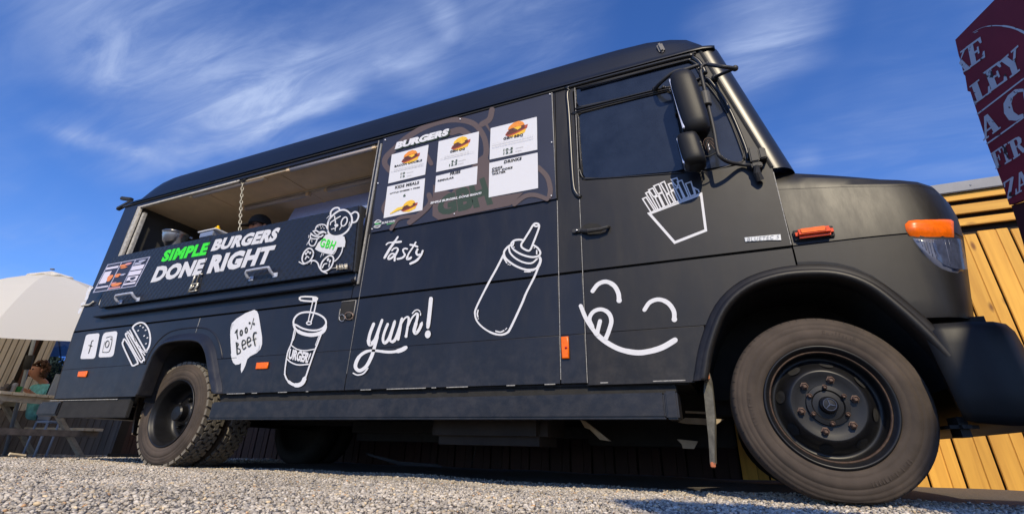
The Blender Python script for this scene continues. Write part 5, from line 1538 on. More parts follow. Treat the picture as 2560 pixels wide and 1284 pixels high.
gm = mat('gravel_stones', (0.35, 0.32, 0.28), 0.9)
t_ = gm.node_tree; at = N(t_, 'ShaderNodeAttribute'); at.attribute_name = 'stone'
tn = N(t_, 'ShaderNodeTexCoord'); nn_ = N(t_, 'ShaderNodeTexNoise'); nn_.inputs['Scale'].default_value = 420; t_.links.new(tn.outputs['Object'], nn_.inputs['Vector'])
mr_ = N(t_, 'ShaderNodeMapRange'); mr_.inputs['To Min'].default_value = 0.75; mr_.inputs['To Max'].default_value = 1.3; t_.links.new(nn_.outputs[0], mr_.inputs['Value'])
mx_ = N(t_, 'ShaderNodeMix', data_type='RGBA', blend_type='MULTIPLY'); mx_.inputs[0].default_value = 1
t_.links.new(at.outputs['Color'], mx_.inputs[6]); t_.links.new(mr_.outputs[0], mx_.inputs[7]); t_.links.new(mx_.outputs[2], t_.nodes['Principled BSDF'].inputs['Base Color'])
tag(link('gravel', me, gm), 'loose grey and buff gravel covering the ground in front of the truck', None, kind='stuff')
print('stones', len(me.polygons))

# ------------------------------------------------------------------ boards
def wood(name, base, dark, scale=(9, 9, 0.6), knots=True, rough=0.7, amount=0.5):
    m = bpy.data.materials.new(name); m.use_nodes = True
    t = m.node_tree; b = t.nodes['Principled BSDF']; b.inputs['Roughness'].default_value = rough
    tc_ = N(t, 'ShaderNodeTexCoord'); oi = N(t, 'ShaderNodeObjectInfo')
    off = N(t, 'ShaderNodeVectorMath', operation='SCALE'); off.inputs[0].default_value = (17, 9, 31)
    t.links.new(oi.outputs['Random'], off.inputs['Scale'])
    add = N(t, 'ShaderNodeVectorMath', operation='ADD'); t.links.new(tc_.outputs['Object'], add.inputs[0]); t.links.new(off.outputs[0], add.inputs[1])
    mp = N(t, 'ShaderNodeMapping'); mp.inputs['Scale'].default_value = scale; t.links.new(add.outputs[0], mp.inputs[0])
    n = N(t, 'ShaderNodeTexNoise'); n.inputs['Scale'].default_value = 2.2; n.inputs['Detail'].default_value = 7; n.inputs['Distortion'].default_value = 0.6
    t.links.new(mp.outputs[0], n.inputs['Vector'])
    w = N(t, 'ShaderNodeMix', data_type='RGBA'); w.inputs[6].default_value = (*base, 1); w.inputs[7].default_value = (*dark, 1)
    r = N(t, 'ShaderNodeMapRange'); r.inputs['From Min'].default_value = 0.42; r.inputs['From Max'].default_value = 0.72; r.inputs['To Max'].default_value = amount
    t.links.new(n.outputs[0], r.inputs['Value']); t.links.new(r.outputs[0], w.inputs[0])
    last = w.outputs[2]
    if knots:
        mp2 = N(t, 'ShaderNodeMapping'); mp2.inputs['Scale'].default_value = (6.5, 0, 2.6) if scale[2] < 1 else (2.6, 0, 6.5); t.links.new(add.outputs[0], mp2.inputs[0])
        v = N(t, 'ShaderNodeTexVoronoi'); v.inputs['Scale'].default_value = 1.0; v.inputs['Randomness'].default_value = 1.0; t.links.new(mp2.outputs[0], v.inputs['Vector'])
        kr = N(t, 'ShaderNodeMapRange'); kr.inputs['From Min'].default_value = 0.05; kr.inputs['From Max'].default_value = 0.14; kr.inputs['To Min'].default_value = 0.85; kr.inputs['To Max'].default_value = 0.0
        t.links.new(v.outputs['Distance'], kr.inputs['Value'])
        km = N(t, 'ShaderNodeMix', data_type='RGBA'); km.inputs[7].default_value = (dark[0] * 0.35, dark[1] * 0.25, dark[2] * 0.3, 1)
        t.links.new(kr.outputs[0], km.inputs[0]); t.links.new(last, km.inputs[6]); last = km.outputs[2]
    hv = N(t, 'ShaderNodeHueSaturation'); mv = N(t, 'ShaderNodeMapRange'); mv.inputs['To Min'].default_value = 0.80; mv.inputs['To Max'].default_value = 1.12
    t.links.new(oi.outputs['Random'], mv.inputs['Value']); t.links.new(mv.outputs[0], hv.inputs['Value']); t.links.new(last, hv.inputs['Color'])
    t.links.new(hv.outputs[0], b.inputs['Base Color'])
    bp = N(t, 'ShaderNodeBump'); bp.inputs['Strength'].default_value = 0.35; bp.inputs['Distance'].default_value = 0.002
    t.links.new(n.outputs[0], bp.inputs['Height']); t.links.new(bp.outputs[0], b.inputs['Normal'])
    return m
pine = wood('yellow_pine', (0.80, 0.42, 0.062), (0.46, 0.19, 0.022))
pine_h = wood('yellow_pine_lying', (0.80, 0.42, 0.062), (0.46, 0.19, 0.022), (0.6, 9, 9))
grey_wood = wood('weathered_boards', (0.78, 0.68, 0.54), (0.42, 0.33, 0.22), knots=False, amount=0.7)
shade_dark = wood('shade_dark_boards', (0.050, 0.020, 0.013), (0.03, 0.012, 0.008), knots=False)  # truck's shade put into the colour of the boards behind it
dark_wood = wood('dark_weathered_boards', (0.20, 0.155, 0.115), (0.09, 0.065, 0.05), knots=False, amount=0.7)
table_wood = wood('table_timber', (0.72, 0.62, 0.45), (0.36, 0.27, 0.17), (0.8, 6, 6), knots=False, amount=0.6)

def boards(parent, name, spec, m, depth, bev=0.004):
    """spec: list of (lo, hi) boxes; boards of one size share their mesh"""
    cache = {}
    for lo, hi in spec:
        d = tuple(round(hi[i] - lo[i], 4) for i in range(3))
        if d not in cache:
            bm = bmesh.new(); add_box(bm, (-d[0] / 2, -d[1] / 2, -d[2] / 2), (d[0] / 2, d[1] / 2, d[2] / 2), None, bev)
            me = bm_mesh(bm, name); me.materials.append(m); cache[d] = me
        o = bpy.data.objects.new(name, cache[d]); o.location = [(lo[i] + hi[i]) / 2 for i in range(3)]
        COL.objects.link(o); o.parent = parent; o.matrix_parent_inverse = world_of(parent).inverted()

# ------------------------------------------------------------------ pine clad cabin behind the truck
YW = 2.45
cab = empty('pine_cabin', (2.2, YW + 0.6, 0), 'yellow pine clad cabin with a grey metal roof edge behind the truck', 'cabin')
zf = [U(2450, q, YW - 0.02)[2] for q in (452, 478.6, 496, 507.5, 531, 543, 561.5, 571)]
gx = [U(2434, 574, YW)[0], U(2515, 564, YW)[0]]
pitch = gx[1] - gx[0]
g0 = gx[0]
box('wall_backing', (-9.3, YW + 0.012, -0.05), (6.0, YW + 0.9, zf[0] - 0.01), mat('dark_gap', (0.02, 0.014, 0.010), 0.9), cab)
spec1, spec2 = [], []
rr = random.Random(5)
i0 = int((g0 + 9.2) / pitch)
for i in range(-i0, int((6.0 - g0) / pitch)):
    a = g0 + i * pitch + 0.008; b = a + pitch - 0.015
    sp = a + (b - a) * 0.60
    zt = zf[7] + rr.choice((-0.02, 0.0, -0.035, 0.0))
    spec1.append(((a, YW - 0.022, -0.005), (sp - 0.001, YW, zt)))
    spec2.append(((sp + 0.001, YW - 0.022, -0.005), (b, YW - 0.005, zt - rr.choice((0, 0.02, 0.035)))))
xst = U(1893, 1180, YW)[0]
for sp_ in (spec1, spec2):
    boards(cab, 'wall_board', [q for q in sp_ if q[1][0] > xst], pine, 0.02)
    boards(cab, 'dark_wall_board', [q for q in sp_ if q[1][0] <= xst], shade_dark, 0.02)
boards(cab, 'fascia_board', [((-9.2, YW - 0.045, z1), (6.0, YW - 0.02, z0)) for z0, z1 in ((zf[1], zf[2]), (zf[3], zf[4]), (zf[5], zf[6]))], pine_h, 0.02)
flash = mat('grey_roof_flashing', (0.16, 0.17, 0.20), 0.5, metal=0.2, noise=(8, 0.1))
fl = box('roof_flashing', (-9.3, YW - 0.075, zf[1] + 0.003), (6.1, YW + 0.9, zf[0]), flash, cab, 0.006)
for x in np.arange(-2.8, 6, 0.42):
    bm = bmesh.new(); bmesh.ops.create_icosphere(bm, subdivisions=1, radius=0.008, matrix=Matrix.Translation((x, YW - 0.076, (zf[0] + zf[1]) / 2))); obj('flashing_screw', bm, steel_dull, fl)
box('dark_plinth', (-9.3, YW - 0.03, -0.06), (6.0, YW + 0.85, -0.006), chassis, cab)

# ------------------------------------------------------------------ burgundy pizza sign board and an unseen block added for shade
SA = U(2388, 100, -0.05)
sd = Vector(raydir(1380, 1157)); sd.z = 0; sd.normalize()
sn = Vector((-sd.y, sd.x, 0))
if sn.dot(SA - Vector(CAM_C)) > 0: sn = -sn
def SG(px, py): return onplane(px, py, SA, sn)
stall = empty('pizza_sign', (SG(2700, 400).x, SG(2700, 400).y, 0), 'tall burgundy pizza sign with distressed white serif lettering', 'sign')
blocker = empty('shade_block', (2.8, -4.1, 0), 'unseen burgundy block added to shade the front bumper of the truck', 'shade blocker')
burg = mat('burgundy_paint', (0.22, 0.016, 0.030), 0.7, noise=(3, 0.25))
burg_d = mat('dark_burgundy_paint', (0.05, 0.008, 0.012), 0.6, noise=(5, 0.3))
def slab(name, px, m, depth, parent, off=0.0):
    P = [SG(*q) + sn * off for q in px]
    V = P + [p - sn * depth for p in P]; n = len(P)
    f = [tuple(range(n)), tuple(range(2 * n - 1, n - 1, -1))] + [(i, (i + 1) % n, n + (i + 1) % n, n + i) for i in range(n)]
    me = meshof(V, f, name); bm = bmesh.new(); bm.from_mesh(me); bmesh.ops.recalc_face_normals(bm, faces=bm.faces); bm.to_mesh(me); bm.free()
    return link(name, me, m, parent)
face = slab('sign_face', [(2388, 100), (2397, 140), (2401, 150), (2409, 186), (2413, 190), (2419, 228), (2426, 230), (2470, 366), (2507, 462), (2523, 512), (2900, 380), (2900, -420)], burg, 0.02, stall)
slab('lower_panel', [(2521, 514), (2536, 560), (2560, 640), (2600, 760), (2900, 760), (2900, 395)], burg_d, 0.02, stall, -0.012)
box('shade_block_body', (2.135, -4.5, 0.0), (3.5, -3.6, 3.88), burg, blocker, 0.02)  # unseen block behind the camera, added to shade the front bumper
box('shade_block_top', (2.12, -4.52, 3.882), (3.55, -3.59, 3.91), burg_d, blocker, 0.01)
bm = bmesh.new(); add_tube(bm, [SG(2700, 600) + Vector((0, 0, 0)), Vector((SG(2700, 700).x, SG(2700, 700).y, -0.02))], 0.04, 8)
obj('sign_post', bm, steel_dull, stall)
def distress(m, scale=26, th=0.60):
    t = m.node_tree; b = t.nodes['Principled BSDF']
    tcn = N(t, 'ShaderNodeTexCoord'); n = N(t, 'ShaderNodeTexNoise'); n.inputs['Scale'].default_value = scale; n.inputs['Detail'].default_value = 6
    t.links.new(tcn.outputs['Object'], n.inputs['Vector'])
    r = N(t, 'ShaderNodeMapRange'); r.inputs['From Min'].default_value = th; r.inputs['From Max'].default_value = th + 0.03
    t.links.new(n.outputs[0], r.inputs['Value'])
    mx = N(t, 'ShaderNodeMix', data_type='RGBA'); mx.inputs[6].default_value = b.inputs['Base Color'].default_value; mx.inputs[7].default_value = (0.05, 0.03, 0.03, 1)
    t.links.new(r.outputs[0], mx.inputs[0]); t.links.new(mx.outputs[2], b.inputs['Base Color'])
signw = mat('worn_white_lettering', (0.62, 0.63, 0.66), 0.6); distress(signw)
GL = {
 'E': [[(.1, 0), (.42, 0), (.42, 1), (.1, 1)], [(0, 0), (.98, 0), (1, .30), (.90, .30), (.80, .09), (0, .09)], [(0, 1), (.92, 1), (.94, .72), (.84, .72), (.74, .91), (0, .91)], [(.4, .45), (.66, .45), (.66, .55), (.4, .55)], [(.62, .34), (.72, .34), (.72, .66), (.62, .66)]],
 'L': [[(.12, 0), (.46, 0), (.46, 1), (.12, 1)], [(0, 0), (.96, 0), (1, .36), (.90, .36), (.80, .09), (0, .09)], [(0, .92), (.6, .92), (.6, 1), (0, 1)]],
 'Y': [[(.34, 0), (.66, 0), (.66, .46), (.34, .46)], [(.34, .44), (.66, .44), (.36, .94), (.05, .94)], [(.5, .44), (.66, .44), (.90, .94), (.76, .94)], [(-.04, .92), (.48, .92), (.48, 1), (-.04, 1)], [(.62, .92), (1.04, .92), (1.04, 1), (.62, 1)], [(.2, 0), (.8, 0), (.8, .08), (.2, .08)]],
 'A': [[(.42, 1), (.62, 1), (.95, .04), (.62, .04)], [(.42, 1), (.52, .86), (.20, .04), (.08, .04)], [(.25, .28), (.75, .28), (.75, .37), (.25, .37)], [(0, 0), (.34, 0), (.34, .08), (0, .08)], [(.55, 0), (1.04, 0), (1.04, .08), (.55, .08)]],
 'F': [[(.1, 0), (.42, 0), (.42, 1), (.1, 1)], [(0, 0), (.58, 0), (.58, .09), (0, .09)], [(0, 1), (.94, 1), (.96, .70), (.86, .70), (.76, .91), (0, .91)], [(.4, .45), (.66, .45), (.66, .55), (.4, .55)], [(.62, .34), (.72, .34), (.72, .66), (.62, .66)]],
 'I': [[(.28, 0), (.72, 0), (.72, 1), (.28, 1)], [(0, 0), (1, 0), (1, .09), (0, .09)], [(0, .91), (1, .91), (1, 1), (0, 1)]],
 'R': [[(.1, 0), (.40, 0), (.40, 1), (.1, 1)], [(0, 0), (.52, 0), (.52, .09), (0, .09)], [(0, .91), (.62, .91), (.62, 1), (0, 1)], [(.56, 1), (.80, .95), (.92, .78), (.86, .58), (.62, .48), (.40, .48), (.40, .56), (.54, .56), (.62, .66), (.62, .84), (.54, .92)], [(.50, .50), (.72, .50), (1.02, .0), (.74, 0)]],
 'Z': [[(0, 0), (1, 0), (1.02, .30), (.90, .30), (.82, .09), (0, .09)], [(.02, 1), (1, 1), (1, .91), (.18, .91), (.10, .72), (0, .72)], [(.66, .93), (1, .93), (.36, .07), (0, .07)]],
 'K': [[(.28, .5), (.40, .58), (.86, .94), (.66, .94)], [(.30, .52), (.52, .62), (1.0, .06), (.62, .06)], [(.50, .92), (.98, .92), (.98, 1), (.50, 1)], [(.48, 0), (1.05, 0), (1.05, .08), (.48, .08)]],
}
kk = Print(2300, 0, 2.469, SG, out=sn, lift=0.002, step=0.0004)
def glyph(ch, bl, br, tr, tl):
    bl, br, tr, tl = (np.array(q, float) for q in (bl, br, tr, tl))
    for P in GL[ch]:
        kk.fill([(1 - a) * (1 - b) * bl + a * (1 - b) * br + a * b * tr + (1 - a) * b * tl for a, b in P])
def line_done():
    global kk
    kk.done('sign_lettering', signw, stall)
    kk = Print(2300, 0, 2.469, SG, out=sn, lift=0.002, step=0.0004)
glyph('K', (232, 470), (312, 425), (292, 290), (210, 350))
line_done(); glyph('E', (312, 420), (408, 352), (384, 222), (286, 292)); line_done()
kk.fill([(336, 600), (350, 645), (343, 650), (334, 622)])
glyph('L', (346, 640), (448, 568), (408, 458), (308, 535))
line_done(); glyph('E', (436, 570), (546, 492), (500, 372), (392, 450))
line_done(); glyph('Y', (540, 500), (645, 420), (606, 282), (498, 378))
line_done(); glyph('A', (396, 872), (500, 794), (462, 676), (352, 748))
line_done()
kk.fill([(640, 548), (590, 552), (545, 590), (518, 640), (522, 700), (552, 742), (600, 746), (642, 722), (642, 700), (610, 712), (580, 690), (566, 640), (578, 598), (610, 570), (642, 566)])
line_done(); kk.ring(700, 600, 40, 70, 30, -20); line_done()
glyph('F', (470, 1046), (528, 1012), (498, 908), (440, 948))
line_done(); glyph('I', (526, 1016), (570, 990), (538, 884), (496, 910)); line_done(); glyph('R', (580, 985), (662, 930), (630, 828), (545, 880))
line_done(); glyph('Z', (543, 1232), (606, 1196), (580, 1086), (516, 1128)); line_done(); glyph('A', (606, 1196), (690, 1150), (660, 1040), (580, 1086))
line_done(); kk.stroke([(357, 705), (642, 486)], 9, sm=0); line_done(); kk.stroke([(416, 888), (642, 726)], 9, sm=0); line_done()
kk.stroke([(330, 200), (385, 172), (450, 160), (520, 162), (580, 174), (650, 205), (720, 260)], [2, 6, 12, 16, 20]); kk.stroke([(340, 204), (362, 194)], 3, sm=0)
kk.done('sign_lettering', signw, stall)

# ------------------------------------------------------------------ slatted shed, low fence and window beyond the tables
XS = -10.6
def XP(px, py, x):
    d = raydir(px, py); t = (x - CAM_C[0]) / d[0]; return Vector(CAM_C + d * t)
shed = empty('slatted_shed', (XS - 1, 0.6, 0), 'weathered timber shed with upright slats and a dark doorway behind the parasol', 'shed')
y_r = XP(112, 900, XS).y
ztop = XP(60, 775, XS).z
d0, d1 = XP(62, 900, XS).y, XP(82, 900, XS).y
sp = []
y = -1.4
while y < y_r - 0.03:
    if not (d0 - 0.04 < y < d1):
        sp.append(((XS, y, -0.06), (XS + 0.02, y + 0.062, ztop)))
    y += 0.075
boards(shed, 'wall_slat', sp, grey_wood, 0.02, 0.003)
box('shed_backing', (XS - 1.6, -1.5, -0.06), (XS - 0.02, y_r, ztop - 0.02), mat('shed_gap', (0.035, 0.025, 0.018), 0.9), shed)
box('door_post', (XS - 0.01, d0 + 0.03, -0.06), (XS + 0.01, d0 + 0.07, ztop), mat('reddish_door_post', (0.13, 0.055, 0.03), 0.7), shed)
fence = empty('low_plank_fence', (XS + 0.3, 2.2, 0), 'low dark plank fence running behind the picnic table and rear wheel', 'fence')
sp = []; y = 1.0; rr = random.Random(8)
while y < 5.4:
    w_ = rr.uniform(0.085, 0.10)
    sp.append(((XS + 0.12, y, -0.065), (XS + 0.14 + rr.uniform(0, 0.006), y + w_, 0.56 + rr.uniform(-0.01, 0.01))))
    y += w_ + 0.006
boards(fence, 'fence_board', sp, dark_wood, 0.02, 0.003)
boards(fence, 'fence_rail', [((XS + 0.08, 1.0, 0.10), (XS + 0.118, 5.4, 0.17)), ((XS + 0.08, 1.0, 0.42), (XS + 0.118, 5.4, 0.49))], dark_wood, 0.02)
# window pane with its frame beside the shed
wp = empty('glass_windbreak', (XS, 1.9, 0), 'tall blue tinted glass windbreak pane beside the slatted shed', 'windbreak')
gm_ = bpy.data.materials.new('tinted_pane'); gm_.use_nodes = True; t = gm_.node_tree; t.nodes.clear()
o_ = N(t, 'ShaderNodeOutputMaterial'); mixs = N(t, 'ShaderNodeMixShader'); tr_ = N(t, 'ShaderNodeBsdfTransparent'); gl_ = N(t, 'ShaderNodeBsdfGlossy')
tr_.inputs[0].default_value = (0.42, 0.56, 0.78, 1); gl_.inputs['Roughness'].default_value = 0.02; mixs.inputs[0].default_value = 0.07
t.links.new(tr_.outputs[0], mixs.inputs[1]); t.links.new(gl_.outputs[0], mixs.inputs[2]); t.links.new(mixs.outputs[0], o_.inputs[0])
zt_ = XP(150, 790, XS).z
box('glass_pane', (XS - 0.006, y_r + 0.03, 0.5), (XS, 2.9, zt_), gm_, wp)
box('pane_post', (XS - 0.03, y_r - 0.005, -0.06), (XS + 0.03, y_r + 0.028, zt_ + 0.02), grey_wood, wp)
box('pane_rail', (XS - 0.02, y_r + 0.03, zt_ + 0.001), (XS + 0.02, 2.9, zt_ + 0.04), grey_wood, wp)

# ------------------------------------------------------------------ foliage
leafm = mat('dusty_green_leaves', (0.15, 0.13, 0.045), 0.7, noise=(3, 0.6, 6))
barkm = mat('brown_bark', (0.10, 0.07, 0.045), 0.9, noise=(20, 0.4))
def foliage(name, blobs, n, size, m, parent, seed):
    r = np.random.default_rng(seed)
    V, F = [], []
    tot = sum(b[3] ** 2 for b in blobs)
    for (cx, cy, cz, rad, sq) in blobs:
        k = int(n * rad ** 2 / tot)
        d = r.normal(size=(k, 3)); d /= np.linalg.norm(d, axis=1, keepdims=True)
        rr_ = rad * r.random(k)[:, None] ** 0.45
        P = d * rr_ * np.array([1, 1, sq]) * (1 + 0.25 * np.sin(7 * d[:, :1] + 5 * d[:, 1:2])) + np.array([cx, cy, cz])
        a = r.normal(size=(k, 3)); a /= np.linalg.norm(a, axis=1, keepdims=True)
        b_ = np.cross(a, r.normal(size=(k, 3))); b_ /= np.linalg.norm(b_, axis=1, keepdims=True)
        s = size * r.uniform(0.6, 1.4, (k, 1))
        base = len(V) and sum(len(v) for v in V)
        q = np.stack([P - a * s, P + b_ * s * 0.45, P + a * s, P - b_ * s * 0.45], 1).reshape(-1, 3)
        F.append(np.arange(k * 4).reshape(-1, 4) + (sum(len(v) for v in V) if V else 0)); V.append(q)
    return link(name, np_mesh(name, np.concatenate(V), np.concatenate(F)), m, parent)
def bush(loc, label, blobs, n, size, seed, cat='bush', name='leafy_bush', trunk=None):
    e = empty(name, loc, label, cat)
    bm = bmesh.new(); x, y, z = loc
    for i in range(5 if trunk is None else 1):
        a = 1.3 * i
        add_tube(bm, [(x, y, z), (x + 0.05 * math.cos(a), y + 0.05 * math.sin(a), z + 0.3), (x + 0.22 * math.cos(a), y + 0.22 * math.sin(a), z + 0.75)] if trunk is None else trunk, [0.03, 0.022, 0.01], 6)
    obj('trunk', bm, barkm, e)
    foliage('crown', blobs, n, size, leafm, e, seed)
    return e
p1 = XP(150, 905, -13.5); p2 = XP(118, 893, -13.2)
bush((p1.x, p1.y, -0.05), 'green brown bush seen through the glass beside the shed', [(p1.x, p1.y, p1.z - 0.35, 0.42, 0.9), (p1.x, p1.y + 0.5, p1.z - 0.2, 0.4, 0.9), (p1.x, p1.y + 1.0, p1.z - 0.3, 0.45, 0.9)], 9000, 0.035, 4)
bush((p2.x, p2.y, -0.05), 'smaller olive bush close to the shed corner behind the glass', [(p2.x, p2.y, p2.z - 0.2, 0.30, 1.0), (p2.x, p2.y - 0.25, p2.z - 0.4, 0.3, 1.0)], 5000, 0.035, 5)
# unseen tree added out of frame to shade the gravel in the right foreground
bush((1.7, -5.6, 0.0), 'slender unseen tree added behind the camera to shade the gravel', [(1.30, -5.05, 3.85, 0.22, 0.5), (1.65, -5.02, 3.90, 0.25, 0.5), (2.0, -5.15, 3.85, 0.30, 0.5), (2.35, -5.25, 3.90, 0.3, 0.5)], 9000, 0.04, 6, 'tree', 'shade_tree', [(1.7, -5.6, 0), (1.75, -5.5, 1.9), (1.8, -5.2, 3.8)])

# ------------------------------------------------------------------ picnic table
tx0, tx1, tyc = -10.0, -8.55, 0.93
pt = empty('picnic_table', ((tx0 + tx1) / 2, tyc, -0.05), 'weathered wooden picnic table with crossed legs under the cream parasol', 'picnic table')
sp = [((tx0, tyc - 0.36 + i * 0.122, 0.655), (tx1 + 0.03, tyc - 0.36 + i * 0.122 + 0.114, 0.69)) for i in range(6)]
boards(pt, 'top_plank', sp, table_wood, 0.03)
for s in (-1, 1):
    boards(pt, 'bench_plank', [((tx0, tyc + s * 0.76 - 0.12 + j * 0.125, 0.285), (tx1 + 0.06, tyc + s * 0.76 - 0.12 + j * 0.125 + 0.115, 0.32)) for j in range(2)], table_wood, 0.03)
for x in (tx1 - 0.12, tx0 + 0.12):
    for s in (-1, 1):
        bm = bmesh.new()
        a, b = Vector((x, tyc + s * 0.84, -0.06)), Vector((x, tyc + s * 0.20, 0.655))
        d = b - a; q = d.to_track_quat('Z', 'X').to_matrix().to_4x4()
        add_box(bm, (-0.022, -0.05, 0), (0.022, 0.05, d.length), Matrix.Translation(a) @ q, 0.004)
        obj('leg', bm, mat('pale_leg_timber_%d_%d' % (int(x * 10), s), (0.40, 0.34, 0.25), 0.8, noise=(14, 0.4)) if True else None, pt)
    box('cross_beam', (x + 0.024, tyc - 0.88, 0.205), (x + 0.062, tyc + 0.90, 0.284), mat('grey_beam_%d' % int(x * 10), (0.22, 0.18, 0.14), 0.8, noise=(12, 0.4)), pt, 0.004)
    box('top_batten', (x + 0.024, tyc - 0.34, 0.58), (x + 0.062, tyc + 0.36, 0.652), table_wood, pt, 0.004)

# ------------------------------------------------------------------ parasol
pp = XP(10, 1140, -9.35)
pb = Vector((-9.35, XP(10, 1140, -9.35).y, -0.05))
ptop_z = 2.40
par = empty('parasol', pb, 'large cream parasol open over the picnic table', 'parasol')
cl_m = bpy.data.materials.new('cream_canvas'); cl_m.use_nodes = True
t = cl_m.node_tree; t.nodes.clear()
o_ = N(t, 'ShaderNodeOutputMaterial'); ms_ = N(t, 'ShaderNodeMixShader'); df_ = N(t, 'ShaderNodeBsdfDiffuse'); tl2 = N(t, 'ShaderNodeBsdfTranslucent')
df_.inputs[0].default_value = (0.94, 0.91, 0.83, 1); tl2.inputs[0].default_value = (0.85, 0.76, 0.58, 1); ms_.inputs[0].default_value = 0.48
t.links.new(df_.outputs[0], ms_.inputs[1]); t.links.new(tl2.outputs[0], ms_.inputs[2]); t.links.new(ms_.outputs[0], o_.inputs[0])
polem = mat('pale_grey_pole', (0.30, 0.33, 0.35), 0.4, metal=0.3)
tube('pole', [pb, pb + Vector((0, 0, ptop_z - 0.1))], 0.022, polem, par, 12)
tube('crank_housing', [pb + Vector((0, 0, XP(75, 912, -9.35).z)), pb + Vector((0, 0, XP(75, 875, -9.35).z))], 0.045, rubber, par, 12)
bm = bmesh.new()
RAD, RZ = 2.0, 1.33
nseg, nr = 8, 8
cen = bm.verts.new(pb + Vector((0, 0, 0.05 + ptop_z)))
def canopy_pt(f, ang, sag=0.0):
    z = ptop_z + 0.05 - (ptop_z - RZ) * (f ** 1.45) - sag
    return pb + Vector((RAD * f * math.cos(ang), RAD * f * math.sin(ang), z))
NS = 6
rows = []
for r in range(1, nr + 1):
    f = r / nr; row = []
    for k in range(nseg * NS):
        s = (k % NS) / NS; i = k // NS
        a0, a1 = 2 * math.pi * i / nseg + 0.2, 2 * math.pi * (i + 1) / nseg + 0.2
        p = canopy_pt(f, a0).lerp(canopy_pt(f, a1), s)
        p.z -= 0.02 * f * math.sin(math.pi * s)
        row.append(bm.verts.new(p))
    rows.append(row)
n_ = nseg * NS
for k in range(n_): bm.faces.new((cen, rows[0][k], rows[0][(k + 1) % n_]))
for a, b in zip(rows, rows[1:]):
    for k in range(n_): bm.faces.new((a[k], a[(k + 1) % n_], b[(k + 1) % n_], b[k]))
can = obj('canopy', bm, cl_m, par)
bm = bmesh.new(); cen = bm.verts.new(pb + Vector((0, 0, ptop_z + 0.10))); row = []
for k in range(n_):
    a = 2 * math.pi * k / n_
    row.append(bm.verts.new(pb + Vector((0.26 * math.cos(a), 0.26 * math.sin(a), ptop_z + 0.005 + 0.012 * math.cos(8 * a)))))
for k in range(n_): bm.faces.new((cen, row[k], row[(k + 1) % n_]))
obj('vent_cap', bm, cl_m, can)
tube('finial', [pb + Vector((0, 0, ptop_z + 0.12)), pb + Vector((0, 0, ptop_z + 0.135))], [0.03, 0.025], mat('dark_finial', (0.15, 0.13, 0.11), 0.6), par, 10)
for i in range(8):
    a = 2 * math.pi * i / 8 + 0.2
    tube('rib', [pb + Vector((0.03 * math.cos(a), 0.03 * math.sin(a), ptop_z - 0.03)), canopy_pt(0.99, a) + Vector((0, 0, -0.02)), canopy_pt(1.03, a) + Vector((0, 0, -0.025))], 0.010, mat('rib_pale_%d' % i, (0.55, 0.55, 0.52), 0.5) if i == 0 else MATS['rib_pale_0'], par, 6)

par.rotation_euler.x = math.radians(8.5)      # the pole leans

# ------------------------------------------------------------------ people
skinm = mat('skin', (0.52, 0.25, 0.16), 0.55)
def skin_mesh(name, joints, edges, m, parent, sub=2, loc=None):
    """joints: {key: (x, y, z, rx, ry)} first one is the root"""
    keys = list(joints); idx_ = {k: i for i, k in enumerate(keys)}
    me = bpy.data.meshes.new(name)
    me.from_pydata([joints[k][:3] for k in keys], [(idx_[a], idx_[b]) for a, b in edges], [])
    o = bpy.data.objects.new(name + '_skeleton', me); COL.objects.link(o)
    md = o.modifiers.new('s', 'SKIN'); md.use_smooth_shade = True
    sv = me.skin_vertices[0].data
    for i, k in enumerate(keys):
        sv[i].radius = joints[k][3:5]; sv[i].use_root = (i == 0)
    sm = o.modifiers.new('u', 'SUBSURF'); sm.levels = sub; sm.render_levels = sub
    dg = bpy.context.evaluated_depsgraph_get(); dg.update()
    res = bpy.data.meshes.new_from_object(o.evaluated_get(dg))
    bpy.data.objects.remove(o)
    res.materials.clear()
    return link(name, res, m, parent, True)
